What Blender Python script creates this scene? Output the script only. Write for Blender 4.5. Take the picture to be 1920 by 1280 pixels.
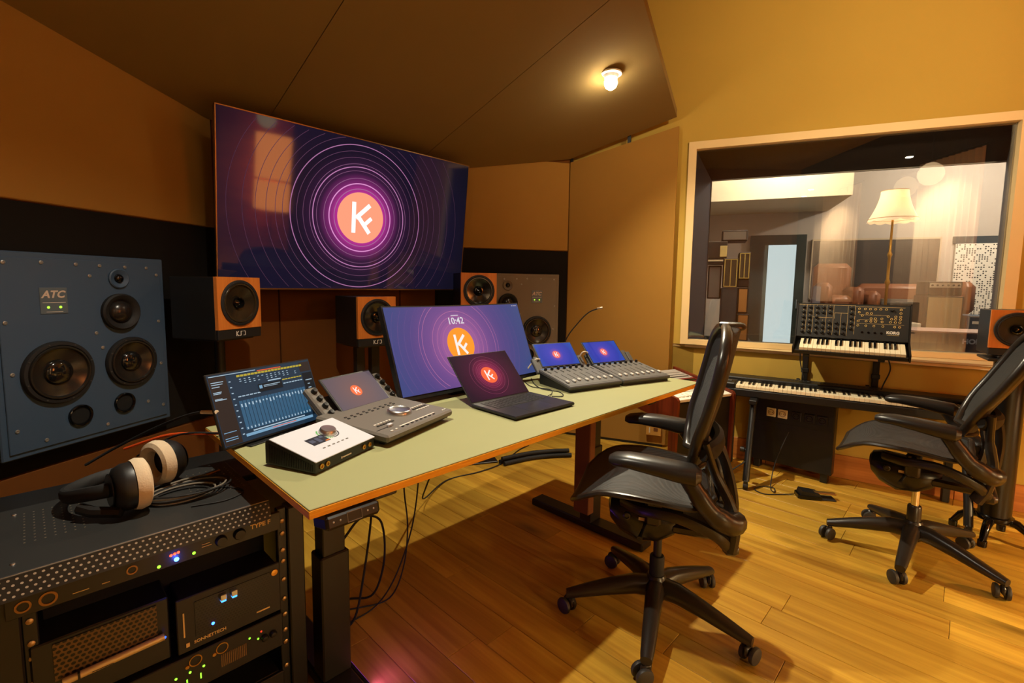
import bpy, bmesh, math, random
from math import sin, cos, pi, radians, sqrt
from mathutils import Matrix, Vector

for o in list(bpy.data.objects): bpy.data.objects.remove(o)
scene = bpy.context.scene
COL = scene.collection

# ------------------------------------------------------------------ camera
F_PX, PP_Y = 889.0, 620.1
YAW, PITCH, ROLL = radians(45.87), radians(5.4), radians(0.776)
fw = Vector((sin(YAW)*cos(PITCH), cos(YAW)*cos(PITCH), -sin(PITCH)))
r0 = Vector((cos(YAW), -sin(YAW), 0)); u0 = r0.cross(fw)
rt = r0*cos(ROLL) + u0*sin(ROLL); up = -r0*sin(ROLL) + u0*cos(ROLL)
cam = bpy.data.cameras.new('camera'); cam_o = bpy.data.objects.new('camera', cam); COL.objects.link(cam_o)
cam_o.matrix_world = Matrix(((rt.x, up.x, -fw.x, 0), (rt.y, up.y, -fw.y, 0), (rt.z, up.z, -fw.z, 1.2), (0, 0, 0, 1)))
cam.sensor_width = 36.0; cam.lens = 36.0*F_PX/1920.0; cam.shift_y = (PP_Y-640.0)/1920.0
cam.clip_start = 0.02; cam.clip_end = 60
scene.camera = cam_o

# ------------------------------------------------------------------ world, exposure
w = bpy.data.worlds.new('world'); scene.world = w; w.use_nodes = True
w.node_tree.nodes['Background'].inputs[0].default_value = (0.02, 0.014, 0.008, 1)
w.node_tree.nodes['Background'].inputs[1].default_value = 0.25
vs = scene.view_settings
vs.view_transform = 'Standard'; vs.look = 'None'; vs.gamma = 1.0; vs.exposure = 0.0; vs.use_curve_mapping = False

# ------------------------------------------------------------------ seen and added lamps: (position, watts, colour, radius, cone, aim)
WARM = (1.0, 0.70, 0.36)
DOWNLIGHTS = [
    # the bright lamp under the front ceiling panel
    dict(loc=(2.40, 1.572, 2.345), watts=200, col=(1.0, 0.88, 0.64), rad=0.02, kind='SPOT', cone=155, aim=(2.5, -0.2, 0)),
    # round pendant added behind the camera as fill and for its reflection
    dict(loc=(2.15, -1.25, 2.35), watts=8, col=(1.0, 0.84, 0.60), rad=0.09, kind='POINT'),
    # added track spot, out of view, to brighten the wall above the window
    dict(loc=(2.10, -0.55, 2.78), watts=125, col=(1.0, 0.82, 0.50), rad=0.05, kind='SPOT', cone=105, aim=(3.75, 0.75, 2.55)),
    # unseen twin of the front lamp, added to brighten the desk's rack end
    dict(loc=(0.60, 1.22, 2.47), watts=135, col=(1.0, 0.91, 0.72), rad=0.02, kind='SPOT', cone=130, aim=(0.65, 1.2, 0)),
]

# ------------------------------------------------------------------ helpers
def lin(c):
    return c/12.92 if c <= 0.04045 else ((c+0.055)/1.055)**2.4
def rgb(r, g, b): return (lin(r/255), lin(g/255), lin(b/255), 1)
MATS = {}
def mat(name, col=None, rough=0.5, metal=0.0, spec=0.5, bump=0.0, bscale=200.0, emit=None, estr=1.0, var=0.0, vscale=6.0, coat=0.0):
    if name in MATS: return MATS[name]
    m = bpy.data.materials.new(name); m.use_nodes = True
    nt = m.node_tree; b = nt.nodes['Principled BSDF']
    b.inputs['Base Color'].default_value = col or (0.5, 0.5, 0.5, 1)
    b.inputs['Roughness'].default_value = rough; b.inputs['Metallic'].default_value = metal
    b.inputs['Specular IOR Level'].default_value = spec
    if coat: b.inputs['Coat Weight'].default_value = coat; b.inputs['Coat Roughness'].default_value = 0.08
    if emit: b.inputs['Emission Color'].default_value = emit; b.inputs['Emission Strength'].default_value = estr
    tc = None
    if bump or var:
        tc = nt.nodes.new('ShaderNodeTexCoord')
    if bump:
        n = nt.nodes.new('ShaderNodeTexNoise'); n.inputs['Scale'].default_value = bscale; n.inputs['Detail'].default_value = 2
        bp = nt.nodes.new('ShaderNodeBump'); bp.inputs['Strength'].default_value = bump; bp.inputs['Distance'].default_value = 0.002
        nt.links.new(tc.outputs['Object'], n.inputs['Vector']); nt.links.new(n.outputs[0], bp.inputs['Height']); nt.links.new(bp.outputs[0], b.inputs['Normal'])
    if var:
        n = nt.nodes.new('ShaderNodeTexNoise'); n.inputs['Scale'].default_value = vscale; n.inputs['Detail'].default_value = 5
        mp = nt.nodes.new('ShaderNodeMapRange'); mp.inputs['To Min'].default_value = 1-var; mp.inputs['To Max'].default_value = 1+var
        mx = nt.nodes.new('ShaderNodeVectorMath'); mx.operation = 'SCALE'; mx.inputs[0].default_value = (col[0], col[1], col[2])
        nt.links.new(tc.outputs['Object'], n.inputs['Vector']); nt.links.new(n.outputs[0], mp.inputs[0]); nt.links.new(mp.outputs[0], mx.inputs['Scale'])
        nt.links.new(mx.outputs[0], b.inputs['Base Color'])
    MATS[name] = m; return m
def glow(name, col, s=1.0):
    """a surface that gives off light (screen pixels, LEDs)"""
    if name in MATS: return MATS[name]
    m = bpy.data.materials.new(name); m.use_nodes = True; nt = m.node_tree
    b = nt.nodes['Principled BSDF']; b.inputs['Base Color'].default_value = (0.01, 0.01, 0.01, 1); b.inputs['Roughness'].default_value = 0.5; b.inputs['Specular IOR Level'].default_value = 0.1
    b.inputs['Emission Color'].default_value = col; b.inputs['Emission Strength'].default_value = s
    MATS[name] = m; return m

class MB:
    """collects shapes and links them as ONE mesh object"""
    def __init__(s, M=None): s.V = []; s.F = []; s.I = []; s.M = M or Matrix.Identity(4); s.mi = 0
    def add(s, vs, fs):
        k = len(s.V); s.V += [s.M @ Vector(v) for v in vs]
        for f in fs: s.F.append([k+i for i in f]); s.I.append(s.mi)
        return s
    def box(s, x0, x1, y0, y1, z0, z1):
        v = [(x, y, z) for z in (z0, z1) for y in (y0, y1) for x in (x0, x1)]
        return s.add(v, [(0, 2, 3, 1), (4, 5, 7, 6), (0, 1, 5, 4), (2, 6, 7, 3), (0, 4, 6, 2), (1, 3, 7, 5)])
    def cbox(s, x0, x1, y0, y1, z0, z1, c=0.003):
        """box with chamfered edges"""
        c = min(c, abs(x1-x0)*.49, abs(y1-y0)*.49, abs(z1-z0)*.49)
        X, Y, Z = (x0, x1), (y0, y1), (z0, z1); v = []; idx = {}
        for i in (0, 1):
            for j in (0, 1):
                for k in (0, 1):
                    sx, sy, sz = (1-2*i)*c, (1-2*j)*c, (1-2*k)*c
                    for a, p in enumerate(((X[i], Y[j]+sy, Z[k]+sz), (X[i]+sx, Y[j], Z[k]+sz), (X[i]+sx, Y[j]+sy, Z[k]))):
                        idx[i, j, k, a] = len(v); v.append(p)
        g = lambda i, j, k, a: idx[i, j, k, a]; f = []
        f.append([g(0, 0, 0, 0), g(0, 0, 1, 0), g(0, 1, 1, 0), g(0, 1, 0, 0)]); f.append([g(1, 0, 0, 0), g(1, 1, 0, 0), g(1, 1, 1, 0), g(1, 0, 1, 0)])
        f.append([g(0, 0, 0, 1), g(1, 0, 0, 1), g(1, 0, 1, 1), g(0, 0, 1, 1)]); f.append([g(0, 1, 0, 1), g(0, 1, 1, 1), g(1, 1, 1, 1), g(1, 1, 0, 1)])
        f.append([g(0, 0, 0, 2), g(0, 1, 0, 2), g(1, 1, 0, 2), g(1, 0, 0, 2)]); f.append([g(0, 0, 1, 2), g(1, 0, 1, 2), g(1, 1, 1, 2), g(0, 1, 1, 2)])
        for i in (0, 1):
            for j in (0, 1): f.append([g(i, j, 0, 0), g(i, j, 1, 0), g(i, j, 1, 1), g(i, j, 0, 1)])
        for i in (0, 1):
            for k in (0, 1): f.append([g(i, 0, k, 0), g(i, 1, k, 0), g(i, 1, k, 2), g(i, 0, k, 2)])
        for j in (0, 1):
            for k in (0, 1): f.append([g(0, j, k, 1), g(1, j, k, 1), g(1, j, k, 2), g(0, j, k, 2)])
        for i in (0, 1):
            for j in (0, 1):
                for k in (0, 1): f.append([g(i, j, k, 0), g(i, j, k, 1), g(i, j, k, 2)])
        return s.add(v, f)
    def tube(s, pts, r, n=8, caps=True, ell=1.0, upv=(0, 0, 1), closed=False):
        pts = [Vector(p) for p in pts]; m = len(pts)
        R = r if isinstance(r, (list, tuple)) else [r]*m
        vs, fs = [], []; prev = None
        for i, p in enumerate(pts):
            a = pts[(i-1) % m] if (closed or i > 0) else p; b = pts[(i+1) % m] if (closed or i < m-1) else p
            t = (b-a).normalized()
            if prev is None:
                x = t.cross(Vector(upv)); x = t.cross(Vector((1, 0, 0))) if x.length < 1e-4 else x
            else: x = prev - t*prev.dot(t)
            x.normalize(); y = t.cross(x); prev = x
            for k in range(n):
                q = 2*pi*k/n; vs.append(p + x*cos(q)*R[i] + y*sin(q)*R[i]*ell)
        for i in range(m if closed else m-1):
            j = (i+1) % m
            for k in range(n): fs.append((i*n+k, i*n+(k+1) % n, j*n+(k+1) % n, j*n+k))
        if caps and not closed: fs.append(tuple(range(n))[::-1]); fs.append(tuple((m-1)*n+k for k in range(n)))
        return s.add(vs, fs)
    def lathe(s, prof, n=24, M=None, cap=False):
        """profile (r, z) turned about local z"""
        old = s.M
        if M is not None: s.M = s.M @ M
        vs, fs = [], []
        for (r, z) in prof:
            for k in range(n): q = 2*pi*k/n; vs.append((r*cos(q), r*sin(q), z))
        for i in range(len(prof)-1):
            for k in range(n): fs.append((i*n+k, i*n+(k+1) % n, (i+1)*n+(k+1) % n, (i+1)*n+k))
        if cap and prof[0][0] > 1e-6: fs.append(tuple(range(n))[::-1])
        if cap and prof[-1][0] > 1e-6: fs.append(tuple((len(prof)-1)*n+k for k in range(n)))
        s.add(vs, fs); s.M = old; return s
    def ring(s, r0, r1, h, n=24, M=None):
        return s.lathe_loop([(r0, 0), (r1, 0), (r1, h), (r0, h)], n, M)
    def lathe_loop(s, prof, n=24, M=None):
        old = s.M
        if M is not None: s.M = s.M @ M
        vs, fs = [], []; m = len(prof)
        for (r, z) in prof:
            for k in range(n): q = 2*pi*k/n; vs.append((r*cos(q), r*sin(q), z))
        for i in range(m):
            j = (i+1) % m
            for k in range(n): fs.append((i*n+k, i*n+(k+1) % n, j*n+(k+1) % n, j*n+k))
        s.add(vs, fs); s.M = old; return s
    def prism(s, poly, h0, h1, M=None):
        old = s.M
        if M is not None: s.M = s.M @ M
        n = len(poly); vs = [(x, y, h0) for x, y in poly]+[(x, y, h1) for x, y in poly]
        fs = [tuple(range(n))[::-1], tuple(range(n, 2*n))]+[(i, (i+1) % n, n+(i+1) % n, n+i) for i in range(n)]
        s.add(vs, fs); s.M = old; return s
    def loft(s, secs, caps=True):
        """secs: list of equal-length closed rings"""
        n = len(secs[0]); vs = [p for q in secs for p in q]; fs = []
        for i in range(len(secs)-1):
            for k in range(n): fs.append((i*n+k, i*n+(k+1) % n, (i+1)*n+(k+1) % n, (i+1)*n+k))
        if caps: fs.append(tuple(range(n))[::-1]); fs.append(tuple((len(secs)-1)*n+k for k in range(n)))
        return s.add(vs, fs)
    def sheet(s, fn, nu, nv, th=0.004):
        """surface fn(u,v)->point with thickness along its normal"""
        P = [[Vector(fn(i/nu, j/nv)) for j in range(nv+1)] for i in range(nu+1)]
        top, bot = [], []
        for i in range(nu+1):
            for j in range(nv+1):
                du = P[min(i+1, nu)][j]-P[max(i-1, 0)][j]; dv = P[i][min(j+1, nv)]-P[i][max(j-1, 0)]
                nn = du.cross(dv); nn = nn.normalized() if nn.length > 1e-9 else Vector((0, 0, 1))
                top.append(P[i][j]+nn*th/2); bot.append(P[i][j]-nn*th/2)
        N = (nu+1)*(nv+1); g = lambda i, j: i*(nv+1)+j; fs = []
        for i in range(nu):
            for j in range(nv):
                fs.append((g(i, j), g(i+1, j), g(i+1, j+1), g(i, j+1))); fs.append((N+g(i, j), N+g(i, j+1), N+g(i+1, j+1), N+g(i+1, j)))
        for i in range(nu):
            fs.append((g(i, 0), N+g(i, 0), N+g(i+1, 0), g(i+1, 0))); fs.append((g(i, nv), g(i+1, nv), N+g(i+1, nv), N+g(i, nv)))
        for j in range(nv):
            fs.append((g(0, j), g(0, j+1), N+g(0, j+1), N+g(0, j))); fs.append((g(nu, j), N+g(nu, j), N+g(nu, j+1), g(nu, j+1)))
        return s.add(top+bot, fs)
    def mesh(s, name, mats):
        me = bpy.data.meshes.new(name); me.from_pydata([tuple(v) for v in s.V], [], s.F)
        for m in mats: me.materials.append(m)
        me.polygons.foreach_set('material_index', s.I)
        bm = bmesh.new(); bm.from_mesh(me); bmesh.ops.recalc_face_normals(bm, faces=bm.faces); bm.to_mesh(me); bm.free()
        return me
    def build(s, name, mats, parent=None, smooth=False, loc=None):
        mats = mats if isinstance(mats, (list, tuple)) else [mats]
        me = s.mesh(name, mats)
        o = bpy.data.objects.new(name, me); COL.objects.link(o)
        if smooth:
            me.polygons.foreach_set('use_smooth', [True]*len(me.polygons))
            me.set_sharp_from_angle(angle=radians(40))
        if parent: o.parent = parent
        if loc: o.location = loc
        return o
def T(x, y, z): return Matrix.Translation((x, y, z))
def RX(a): return Matrix.Rotation(a, 4, 'X')
def RY(a): return Matrix.Rotation(a, 4, 'Y')
def RZ(a): return Matrix.Rotation(a, 4, 'Z')
def tag(o, label, cat, group=None):
    o['label'] = label; o['category'] = cat
    if group: o['group'] = group
    return o
def thing(name, label, cat, loc=(0, 0, 0), rz=0, group=None):
    o = bpy.data.objects.new(name, None); COL.objects.link(o); o.empty_display_size = 0.05
    o.location = loc; o.rotation_euler = (0, 0, rz); return tag(o, label, cat, group)
def struct(o):
    o['kind'] = 'structure'; return o
def share(name, me, parent, loc=(0, 0, 0), rot=None):
    o = bpy.data.objects.new(name, me); COL.objects.link(o); o.parent = parent; o.location = loc
    if rot: o.rotation_euler = rot
    return o
def dup(root, loc, rz):
    r = root.copy(); COL.objects.link(r); r.location = loc; r.rotation_euler = (0, 0, rz)
    for ch in list(root.children):
        c = ch.copy(); COL.objects.link(c); c.parent = r
        for g in list(ch.children):
            d = g.copy(); COL.objects.link(d); d.parent = c
    return r
def text_mesh(body, size, M, extrude=0.0004, align='CENTER', bold=0.0):
    cu = bpy.data.curves.new('t', 'FONT'); cu.body = body; cu.size = size; cu.extrude = extrude; cu.align_x = align; cu.align_y = 'CENTER'; cu.resolution_u = 3; cu.offset = bold
    ob = bpy.data.objects.new('t', cu); COL.objects.link(ob)
    dg = bpy.context.evaluated_depsgraph_get(); dg.update()
    me = bpy.data.meshes.new_from_object(ob.evaluated_get(dg)); bpy.data.objects.remove(ob)
    me.transform(M); return me
def lettering(name, body, size, m, parent, M, **k):
    me = text_mesh(body, size, M, **k); me.materials.clear(); me.materials.append(m)
    o = bpy.data.objects.new(name, me); COL.objects.link(o); o.parent = parent; return o
FRONT = RX(pi/2)          # turns an XY drawing so that it stands up and faces -Y
def smoothpts(ctrl, n=8):
    """Catmull-Rom through control points"""
    P = [Vector(p) for p in ctrl]; P = [2*P[0]-P[1]]+P+[2*P[-1]-P[-2]]; out = []
    for i in range(1, len(P)-2):
        for k in range(n):
            t = k/n; a, b, c, d = P[i-1:i+3]
            out.append(0.5*((2*b)+(c-a)*t+(2*a-5*b+4*c-d)*t*t+(3*b-a-3*c+d)*t**3))
    out.append(P[-2]); return out

# ------------------------------------------------------------------ materials
TAN = mat('tan wall fabric', rgb(156, 114, 50), 0.95, bump=0.35, bscale=700, var=0.06, vscale=3, spec=0.15)
TANW = mat('tan painted wall', rgb(184, 151, 68), 0.9, bump=0.2, bscale=500, var=0.04, vscale=2, spec=0.15)
BROWN = mat('brown wall fabric', rgb(104, 62, 24), 0.95, bump=0.35, bscale=700, var=0.06, vscale=3, spec=0.15)
BLACKF = mat('black wall fabric', rgb(28, 25, 22), 0.95, bump=0.3, bscale=700, spec=0.1)
CLOUD = mat('brown ceiling fabric', rgb(134, 110, 64), 0.95, bump=0.35, bscale=700, var=0.05, vscale=3, spec=0.12)
CREAM = mat('cream painted wood', rgb(226, 196, 140), 0.6, var=0.03)
BLK = mat('black plastic', rgb(20, 19, 18), 0.45)
BLKM = mat('black powder coated metal', rgb(24, 23, 22), 0.38, metal=0.0, bump=0.08, bscale=900)
BLKG = mat('glossy black', rgb(10, 10, 11), 0.12)
RUB = mat('black rubber', rgb(17, 16, 16), 0.7)
GRAPH = mat('graphite plastic', rgb(38, 34, 31), 0.33)
DGREY = mat('dark grey plastic', rgb(58, 55, 52), 0.45)
MGREY = mat('mid grey plastic', rgb(112, 106, 98), 0.45)
LGREY = mat('light grey plastic', rgb(168, 160, 150), 0.45)
CHROME = mat('chrome', rgb(220, 215, 205), 0.16, metal=1.0)
ALU = mat('brushed aluminium', rgb(200, 198, 194), 0.32, metal=1.0)
BRASS = mat('brass', rgb(212, 160, 76), 0.3, metal=1.0)
WHITE = mat('white plastic', rgb(232, 224, 208), 0.4)
IVORY = mat('ivory key plastic', rgb(240, 226, 190), 0.35)
SILV = mat('silver paint', rgb(202, 204, 212), 0.42)
GOLDP = mat('pale gold print', rgb(214, 180, 116), 0.5)
WPRINT = mat('white print', rgb(225, 215, 200), 0.5)
def wood(name, c1, c2, scale=(18, 1.6, 18), rough=0.45, rand=False, knots=False):
    m = bpy.data.materials.new(name); m.use_nodes = True; nt = m.node_tree; N = nt.nodes; L = nt.links.new
    b = N['Principled BSDF']; b.inputs['Roughness'].default_value = rough; b.inputs['Specular IOR Level'].default_value = 0.35
    tc = N.new('ShaderNodeTexCoord'); oi = N.new('ShaderNodeObjectInfo')
    off = N.new('ShaderNodeVectorMath'); off.operation = 'SCALE'; off.inputs[0].default_value = (13.7, 31.1, 7.3)
    L(oi.outputs['Random'], off.inputs['Scale'])
    ad = N.new('ShaderNodeVectorMath'); ad.operation = 'ADD'; L(tc.outputs['Object'], ad.inputs[0])
    if rand: L(off.outputs[0], ad.inputs[1])
    mp = N.new('ShaderNodeMapping'); mp.inputs['Scale'].default_value = scale; L(ad.outputs[0], mp.inputs[0])
    n1 = N.new('ShaderNodeTexNoise'); n1.inputs['Scale'].default_value = 1.0; n1.inputs['Detail'].default_value = 7; n1.inputs['Distortion'].default_value = 0.9; L(mp.outputs[0], n1.inputs['Vector'])
    mp2 = N.new('ShaderNodeMapping'); mp2.inputs['Scale'].default_value = tuple(s*6 if s > 5 else s*1.5 for s in scale); L(ad.outputs[0], mp2.inputs[0])
    n2 = N.new('ShaderNodeTexNoise'); n2.inputs['Scale'].default_value = 1.0; n2.inputs['Detail'].default_value = 5; L(mp2.outputs[0], n2.inputs['Vector'])
    mixv = N.new('ShaderNodeMath'); mixv.operation = 'MULTIPLY_ADD'; mixv.inputs[1].default_value = 0.35; L(n2.outputs[0], mixv.inputs[0]); L(n1.outputs[0], mixv.inputs[2])
    cr = N.new('ShaderNodeValToRGB'); cr.color_ramp.elements[0].position = 0.42; cr.color_ramp.elements[0].color = c2; cr.color_ramp.elements[1].position = 0.86; cr.color_ramp.elements[1].color = c1
    L(mixv.outputs[0], cr.inputs[0]); out = cr.outputs[0]
    if knots:
        mk = N.new('ShaderNodeMapping'); mk.inputs['Scale'].default_value = (4.2, 1.3, 1); L(ad.outputs[0], mk.inputs[0])
        vo = N.new('ShaderNodeTexVoronoi'); vo.inputs['Scale'].default_value = 1.0; L(mk.outputs[0], vo.inputs['Vector'])
        kr = N.new('ShaderNodeValToRGB'); kr.color_ramp.elements[0].position = 0.03; kr.color_ramp.elements[0].color = (0.22, 0.18, 0.14, 1); kr.color_ramp.elements[1].position = 0.17; kr.color_ramp.elements[1].color = (1, 1, 1, 1)
        L(vo.outputs['Distance'], kr.inputs[0])
        mm = N.new('ShaderNodeMix'); mm.data_type = 'RGBA'; mm.blend_type = 'MULTIPLY'; mm.inputs['Factor'].default_value = 0.75; L(out, mm.inputs['A']); L(kr.outputs[0], mm.inputs['B']); out = mm.outputs['Result']
    if rand:
        mr = N.new('ShaderNodeMapRange'); mr.inputs['To Min'].default_value = 0.74; mr.inputs['To Max'].default_value = 1.14; L(oi.outputs['Random'], mr.inputs[0])
        sc = N.new('ShaderNodeVectorMath'); sc.operation = 'SCALE'; L(out, sc.inputs[0]); L(mr.outputs[0], sc.inputs['Scale']); out = sc.outputs[0]
    L(out, b.inputs['Base Color'])
    bp = N.new('ShaderNodeBump'); bp.inputs['Strength'].default_value = 0.12; bp.inputs['Distance'].default_value = 0.001; L(mixv.outputs[0], bp.inputs['Height']); L(bp.outputs[0], b.inputs['Normal'])
    MATS[name] = m; return m
OAK = wood('oiled oak plank', rgb(206, 163, 60), rgb(160, 114, 36), (16, 1.1, 16), 0.36, rand=True, knots=True)
OAKB = wood('oak baseboard', rgb(190, 120, 56), rgb(140, 80, 30), (1.2, 1.2, 20), 0.45, rand=True)
PLY = wood('plywood edge', rgb(250, 192, 60), rgb(236, 168, 42), (1.5, 1.5, 160), 0.55)
CHERRY = wood('cherry veneer baffle', rgb(214, 128, 52), rgb(186, 96, 34), (22, 22, 1.2), 0.4)
MAHOG = wood('mahogany side panel', rgb(120, 48, 24), rgb(74, 26, 12), (20, 20, 1.3), 0.32)
LEATHER = mat('brown leather', rgb(112, 66, 40), 0.45, bump=0.25, bscale=60)
# ------------------------------------------------------------------ room shell
AZW = radians(111.7); WU = Vector((-cos(AZW), -sin(AZW), 0)); WN = Vector((sin(AZW), -cos(AZW), 0)); WO = Vector((3.37, 1.614, 0))
def win_frame(w=0.0):
    """matrix: x along the window wall (to the right seen from inside), y out through the window, z up"""
    o = WO + WN*w
    return Matrix(((WU.x, WN.x, 0, o.x), (WU.y, WN.y, 0, o.y), (0, 0, 1, 0), (0, 0, 0, 1)))
random.seed(4)
# floor: slab with planks on it
fl = struct(MB().box(-2.6, 4.9, -2.8, 3.1, -0.06, -0.014).build('floor', mat('dark joint', rgb(52, 30, 12), 0.8)))
PW = 0.1285
def plank_mesh(Lg):
    return MB().cbox(-PW/2+0.0007, PW/2-0.0007, -Lg/2+0.0007, Lg/2-0.0007, -0.014, 0.0, 0.0012).mesh('plank', [OAK])
LENS = [0.8, 1.1, 1.4, 1.7, 2.0]; PM = {l: plank_mesh(l) for l in LENS}
joints = {0: 1.086, 5: 1.376}
for c in range(-22, 30):
    x = 1.017 + (c+0.5)*PW
    vis = -0.25 < x < 4.3
    y0 = joints.get(c, 1.0+random.uniform(-0.7, 0.7)) if c not in (0, 5) else joints[c]
    ys = [y0]; yy = y0; segs = []
    while yy < 3.0:
        l = random.choice(LENS); segs.append((yy+l/2, l)); yy += l
    yy = y0
    while yy > -2.7:
        l = random.choice(LENS); segs.append((yy-l/2, l)); yy -= l
    for (yc, l) in segs:
        if yc-l/2 > 2.95 or yc+l/2 < -2.75: continue
        share('plank', PM[l], fl, (x, yc, 0))

def wall_run(name, a, b, z0, z1, m, th=0.1, side=1):
    a, b = Vector(a), Vector(b); d = (b-a); L = d.length; d.normalize(); n = Vector((-d.y, d.x))*side
    M = Matrix(((d.x, n.x, 0, a.x), (d.y, n.y, 0, a.y), (0, 0, 1, 0), (0, 0, 0, 1)))
    return struct(MB(M).box(0, L, 0, th, z0, z1).build(name, m))
LC = (0.72, 2.862); RC = (2.124, 2.862)
# left front wall: brown below, black band behind the big monitors, tan above
lw = struct(MB().box(-0.01, 0.0, 0, 0, 0, 0).build('wall_left', TAN)) if False else None
a = Vector((-2.45, 1.032)); b = Vector(LC); d = (b-a).normalized(); n = Vector((-d.y, d.x)); LWL = (b-a).length
ML = Matrix(((d.x, n.x, 0, a.x), (d.y, n.y, 0, a.y), (0, 0, 1, 0), (0, 0, 0, 1)))
wl = struct(MB(ML).box(0, LWL+0.05, 0.012, 0.12, 0, 3.5).build('wall_left', BROWN))
MB(ML).cbox(0, LWL, 0, 0.03, 1.481, 2.9, 0.004).build('upper_panel', TAN, wl)
MB(ML).cbox(0, LWL, 0.004, 0.03, 0.50, 1.477, 0.003).build('black_band', BLACKF, wl)
MB(ML).cbox(0, LWL, 0.0, 0.03, 0.0, 0.496, 0.003).build('lower_panel', BROWN, wl)
a = Vector(RC); b = Vector((3.02, 2.327)); d = (b-a).normalized(); n = Vector((-d.y, d.x)); RWL = (b-a).length
MR = Matrix(((d.x, n.x, 0, a.x), (d.y, n.y, 0, a.y), (0, 0, 1, 0), (0, 0, 0, 1)))
wr = struct(MB(MR).box(-0.05, RWL+0.02, 0.012, 0.12, 0, 3.5).build('wall_front_right', BROWN))
MB(MR).cbox(0, RWL, 0, 0.03, 1.481, 2.155, 0.004).build('upper_panel', TAN, wr)
MB(MR).cbox(0, RWL, 0.004, 0.03, 0.50, 1.477, 0.003).build('black_band', BLACKF, wr)
MB(MR).cbox(0, RWL, 0.0, 0.03, 0.0, 0.496, 0.003).build('lower_panel', BROWN, wr)
wf = struct(MB().box(LC[0]-0.02, RC[0]+0.02, LC[1]+0.012, LC[1]+0.12, 0, 3.5).build('wall_front', BROWN))
for (x0, x1, z0, z1, nm) in ((LC[0], 1.02, 0, 1.25, 'panel'), (1.026, 1.82, 0, 1.25, 'panel'), (1.826, RC[0], 0, 1.25, 'panel'), (LC[0], RC[0], 1.256, 2.6, 'panel')):
    MB().cbox(x0, x1, LC[1]-0.006, LC[1]+0.02, z0, z1, 0.004).build(nm, BROWN, wf)

# window wall with its opening
U0, U1, Z0, Z1 = 0.072, 1.925, 0.79, 2.24
ww = MB(win_frame())
ww.box(-0.95, U0, 0, 0.12, 0, 3.5); ww.box(U1, 4.0, 0, 0.12, 0, 3.5); ww.box(U0, U1, 0, 0.12, 0, Z0); ww.box(U0, U1, 0, 0.12, Z1, 3.5)
struct(ww.build('wall_right', TANW))
# the wall below the window, set at a slightly different angle, with a ledge on top
AZL = radians(101); LD = Vector((-cos(AZL), -sin(AZL), 0)); A = Vector((3.405, 1.60, 0))
B = A + LD*3.75; C_ = WO + WU*3.95; D_ = WO + WU*0.02
wlow = struct(MB().prism([(A.x, A.y), (D_.x, D_.y), (C_.x, C_.y), (B.x, B.y)], 0, 0.768).build('wall_right_lower', TANW))
ln = Vector((LD.y, -LD.x, 0))      # points into the room
if ln.x > 0: ln = -ln
ofs = ln*0.012
struct(MB().prism([(A.x+ofs.x, A.y+ofs.y), (D_.x, D_.y), (C_.x, C_.y), (B.x+ofs.x, B.y+ofs.y)], 0.768, 0.788).build('trim_1', CREAM))
bb = struct(MB().prism([(A.x, A.y), (A.x+ofs.x*.4, A.y+ofs.y*.4), (B.x+ofs.x*.4, B.y+ofs.y*.4), (B.x, B.y)], 0.0, 0.146).build('baseboard_right', mat('joint brown', rgb(50, 28, 12), 0.8)))
s0 = (3.71-A.x)*LD.x + (0.0-A.y)*LD.y
edges = [0.0, 0.66, s0, s0+0.95, s0+1.9, 3.75]
for e0, e1 in zip(edges, edges[1:]):
    Mb = Matrix(((LD.x, -ln.x, 0, A.x), (LD.y, -ln.y, 0, A.y), (0, 0, 1, 0), (0, 0, 0, 1)))
    MB(Mb).cbox(e0+0.001, e1-0.001, -0.016, -0.0005, 0.0, 0.15, 0.002).build('board', OAKB, bb)
# freestanding fabric panel between the front wall and the window
pd = Vector((3.313-3.02, 1.59-2.322)).normalized(); pl = sqrt((3.313-3.02)**2+(1.59-2.322)**2)
Mp = Matrix(((pd.x, -pd.y, 0, 3.02), (pd.y, pd.x, 0, 2.322), (0, 0, 1, 0), (0, 0, 0, 1)))
pn = thing('acoustic_panel', 'tall tan fabric acoustic panel standing between front wall and window', 'acoustic panel', (3.02, 2.322, 0), 0)
Mq = Matrix(((pd.x, -pd.y, 0, 0), (pd.y, pd.x, 0, 0), (0, 0, 1, 0), (0, 0, 0, 1)))
q = MB(Mq); q.add([(0, 0, 0.02), (pl, 0, 0.02), (pl, 0, 2.346), (0, 0, 2.158), (0, 0.035, 0.02), (pl, 0.035, 0.02), (pl, 0.035, 2.346), (0, 0.035, 2.158)],
                  [(0, 1, 2, 3), (7, 6, 5, 4), (0, 4, 5, 1), (1, 5, 6, 2), (2, 6, 7, 3), (3, 7, 4, 0)])
q.build('fabric_face', TAN, pn)
MB(Mq).box(0.02, pl-0.02, 0.004, 0.03, 0.0, 0.02).build('foot_rail', BLK, pn)
MB(Mq).box(pl*0.545, pl*0.575, 0.004, 0.02, 2.255, 2.352).build('hanger', BLK, pn)
MB(Mq).box(0.0, 0.02, 0.004, 0.02, 2.15, 2.19).build('hanger', BLK, pn)

# rear of the room
wall_run('wall_back_left', (-2.45, -2.62), (-2.45, 1.05), 0, 3.5, TAN, 0.1)
wb = wall_run('wall_back', (-2.45, -2.62), (4.95, -2.62), 0, 3.5, mat('dark rear wall', rgb(60, 40, 24), 0.9), 0.1, -1)
ceil = struct(MB().box(-2.6, 5.1, -2.8, 3.1, 3.5, 3.6).build('ceiling', TANW))

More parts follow.
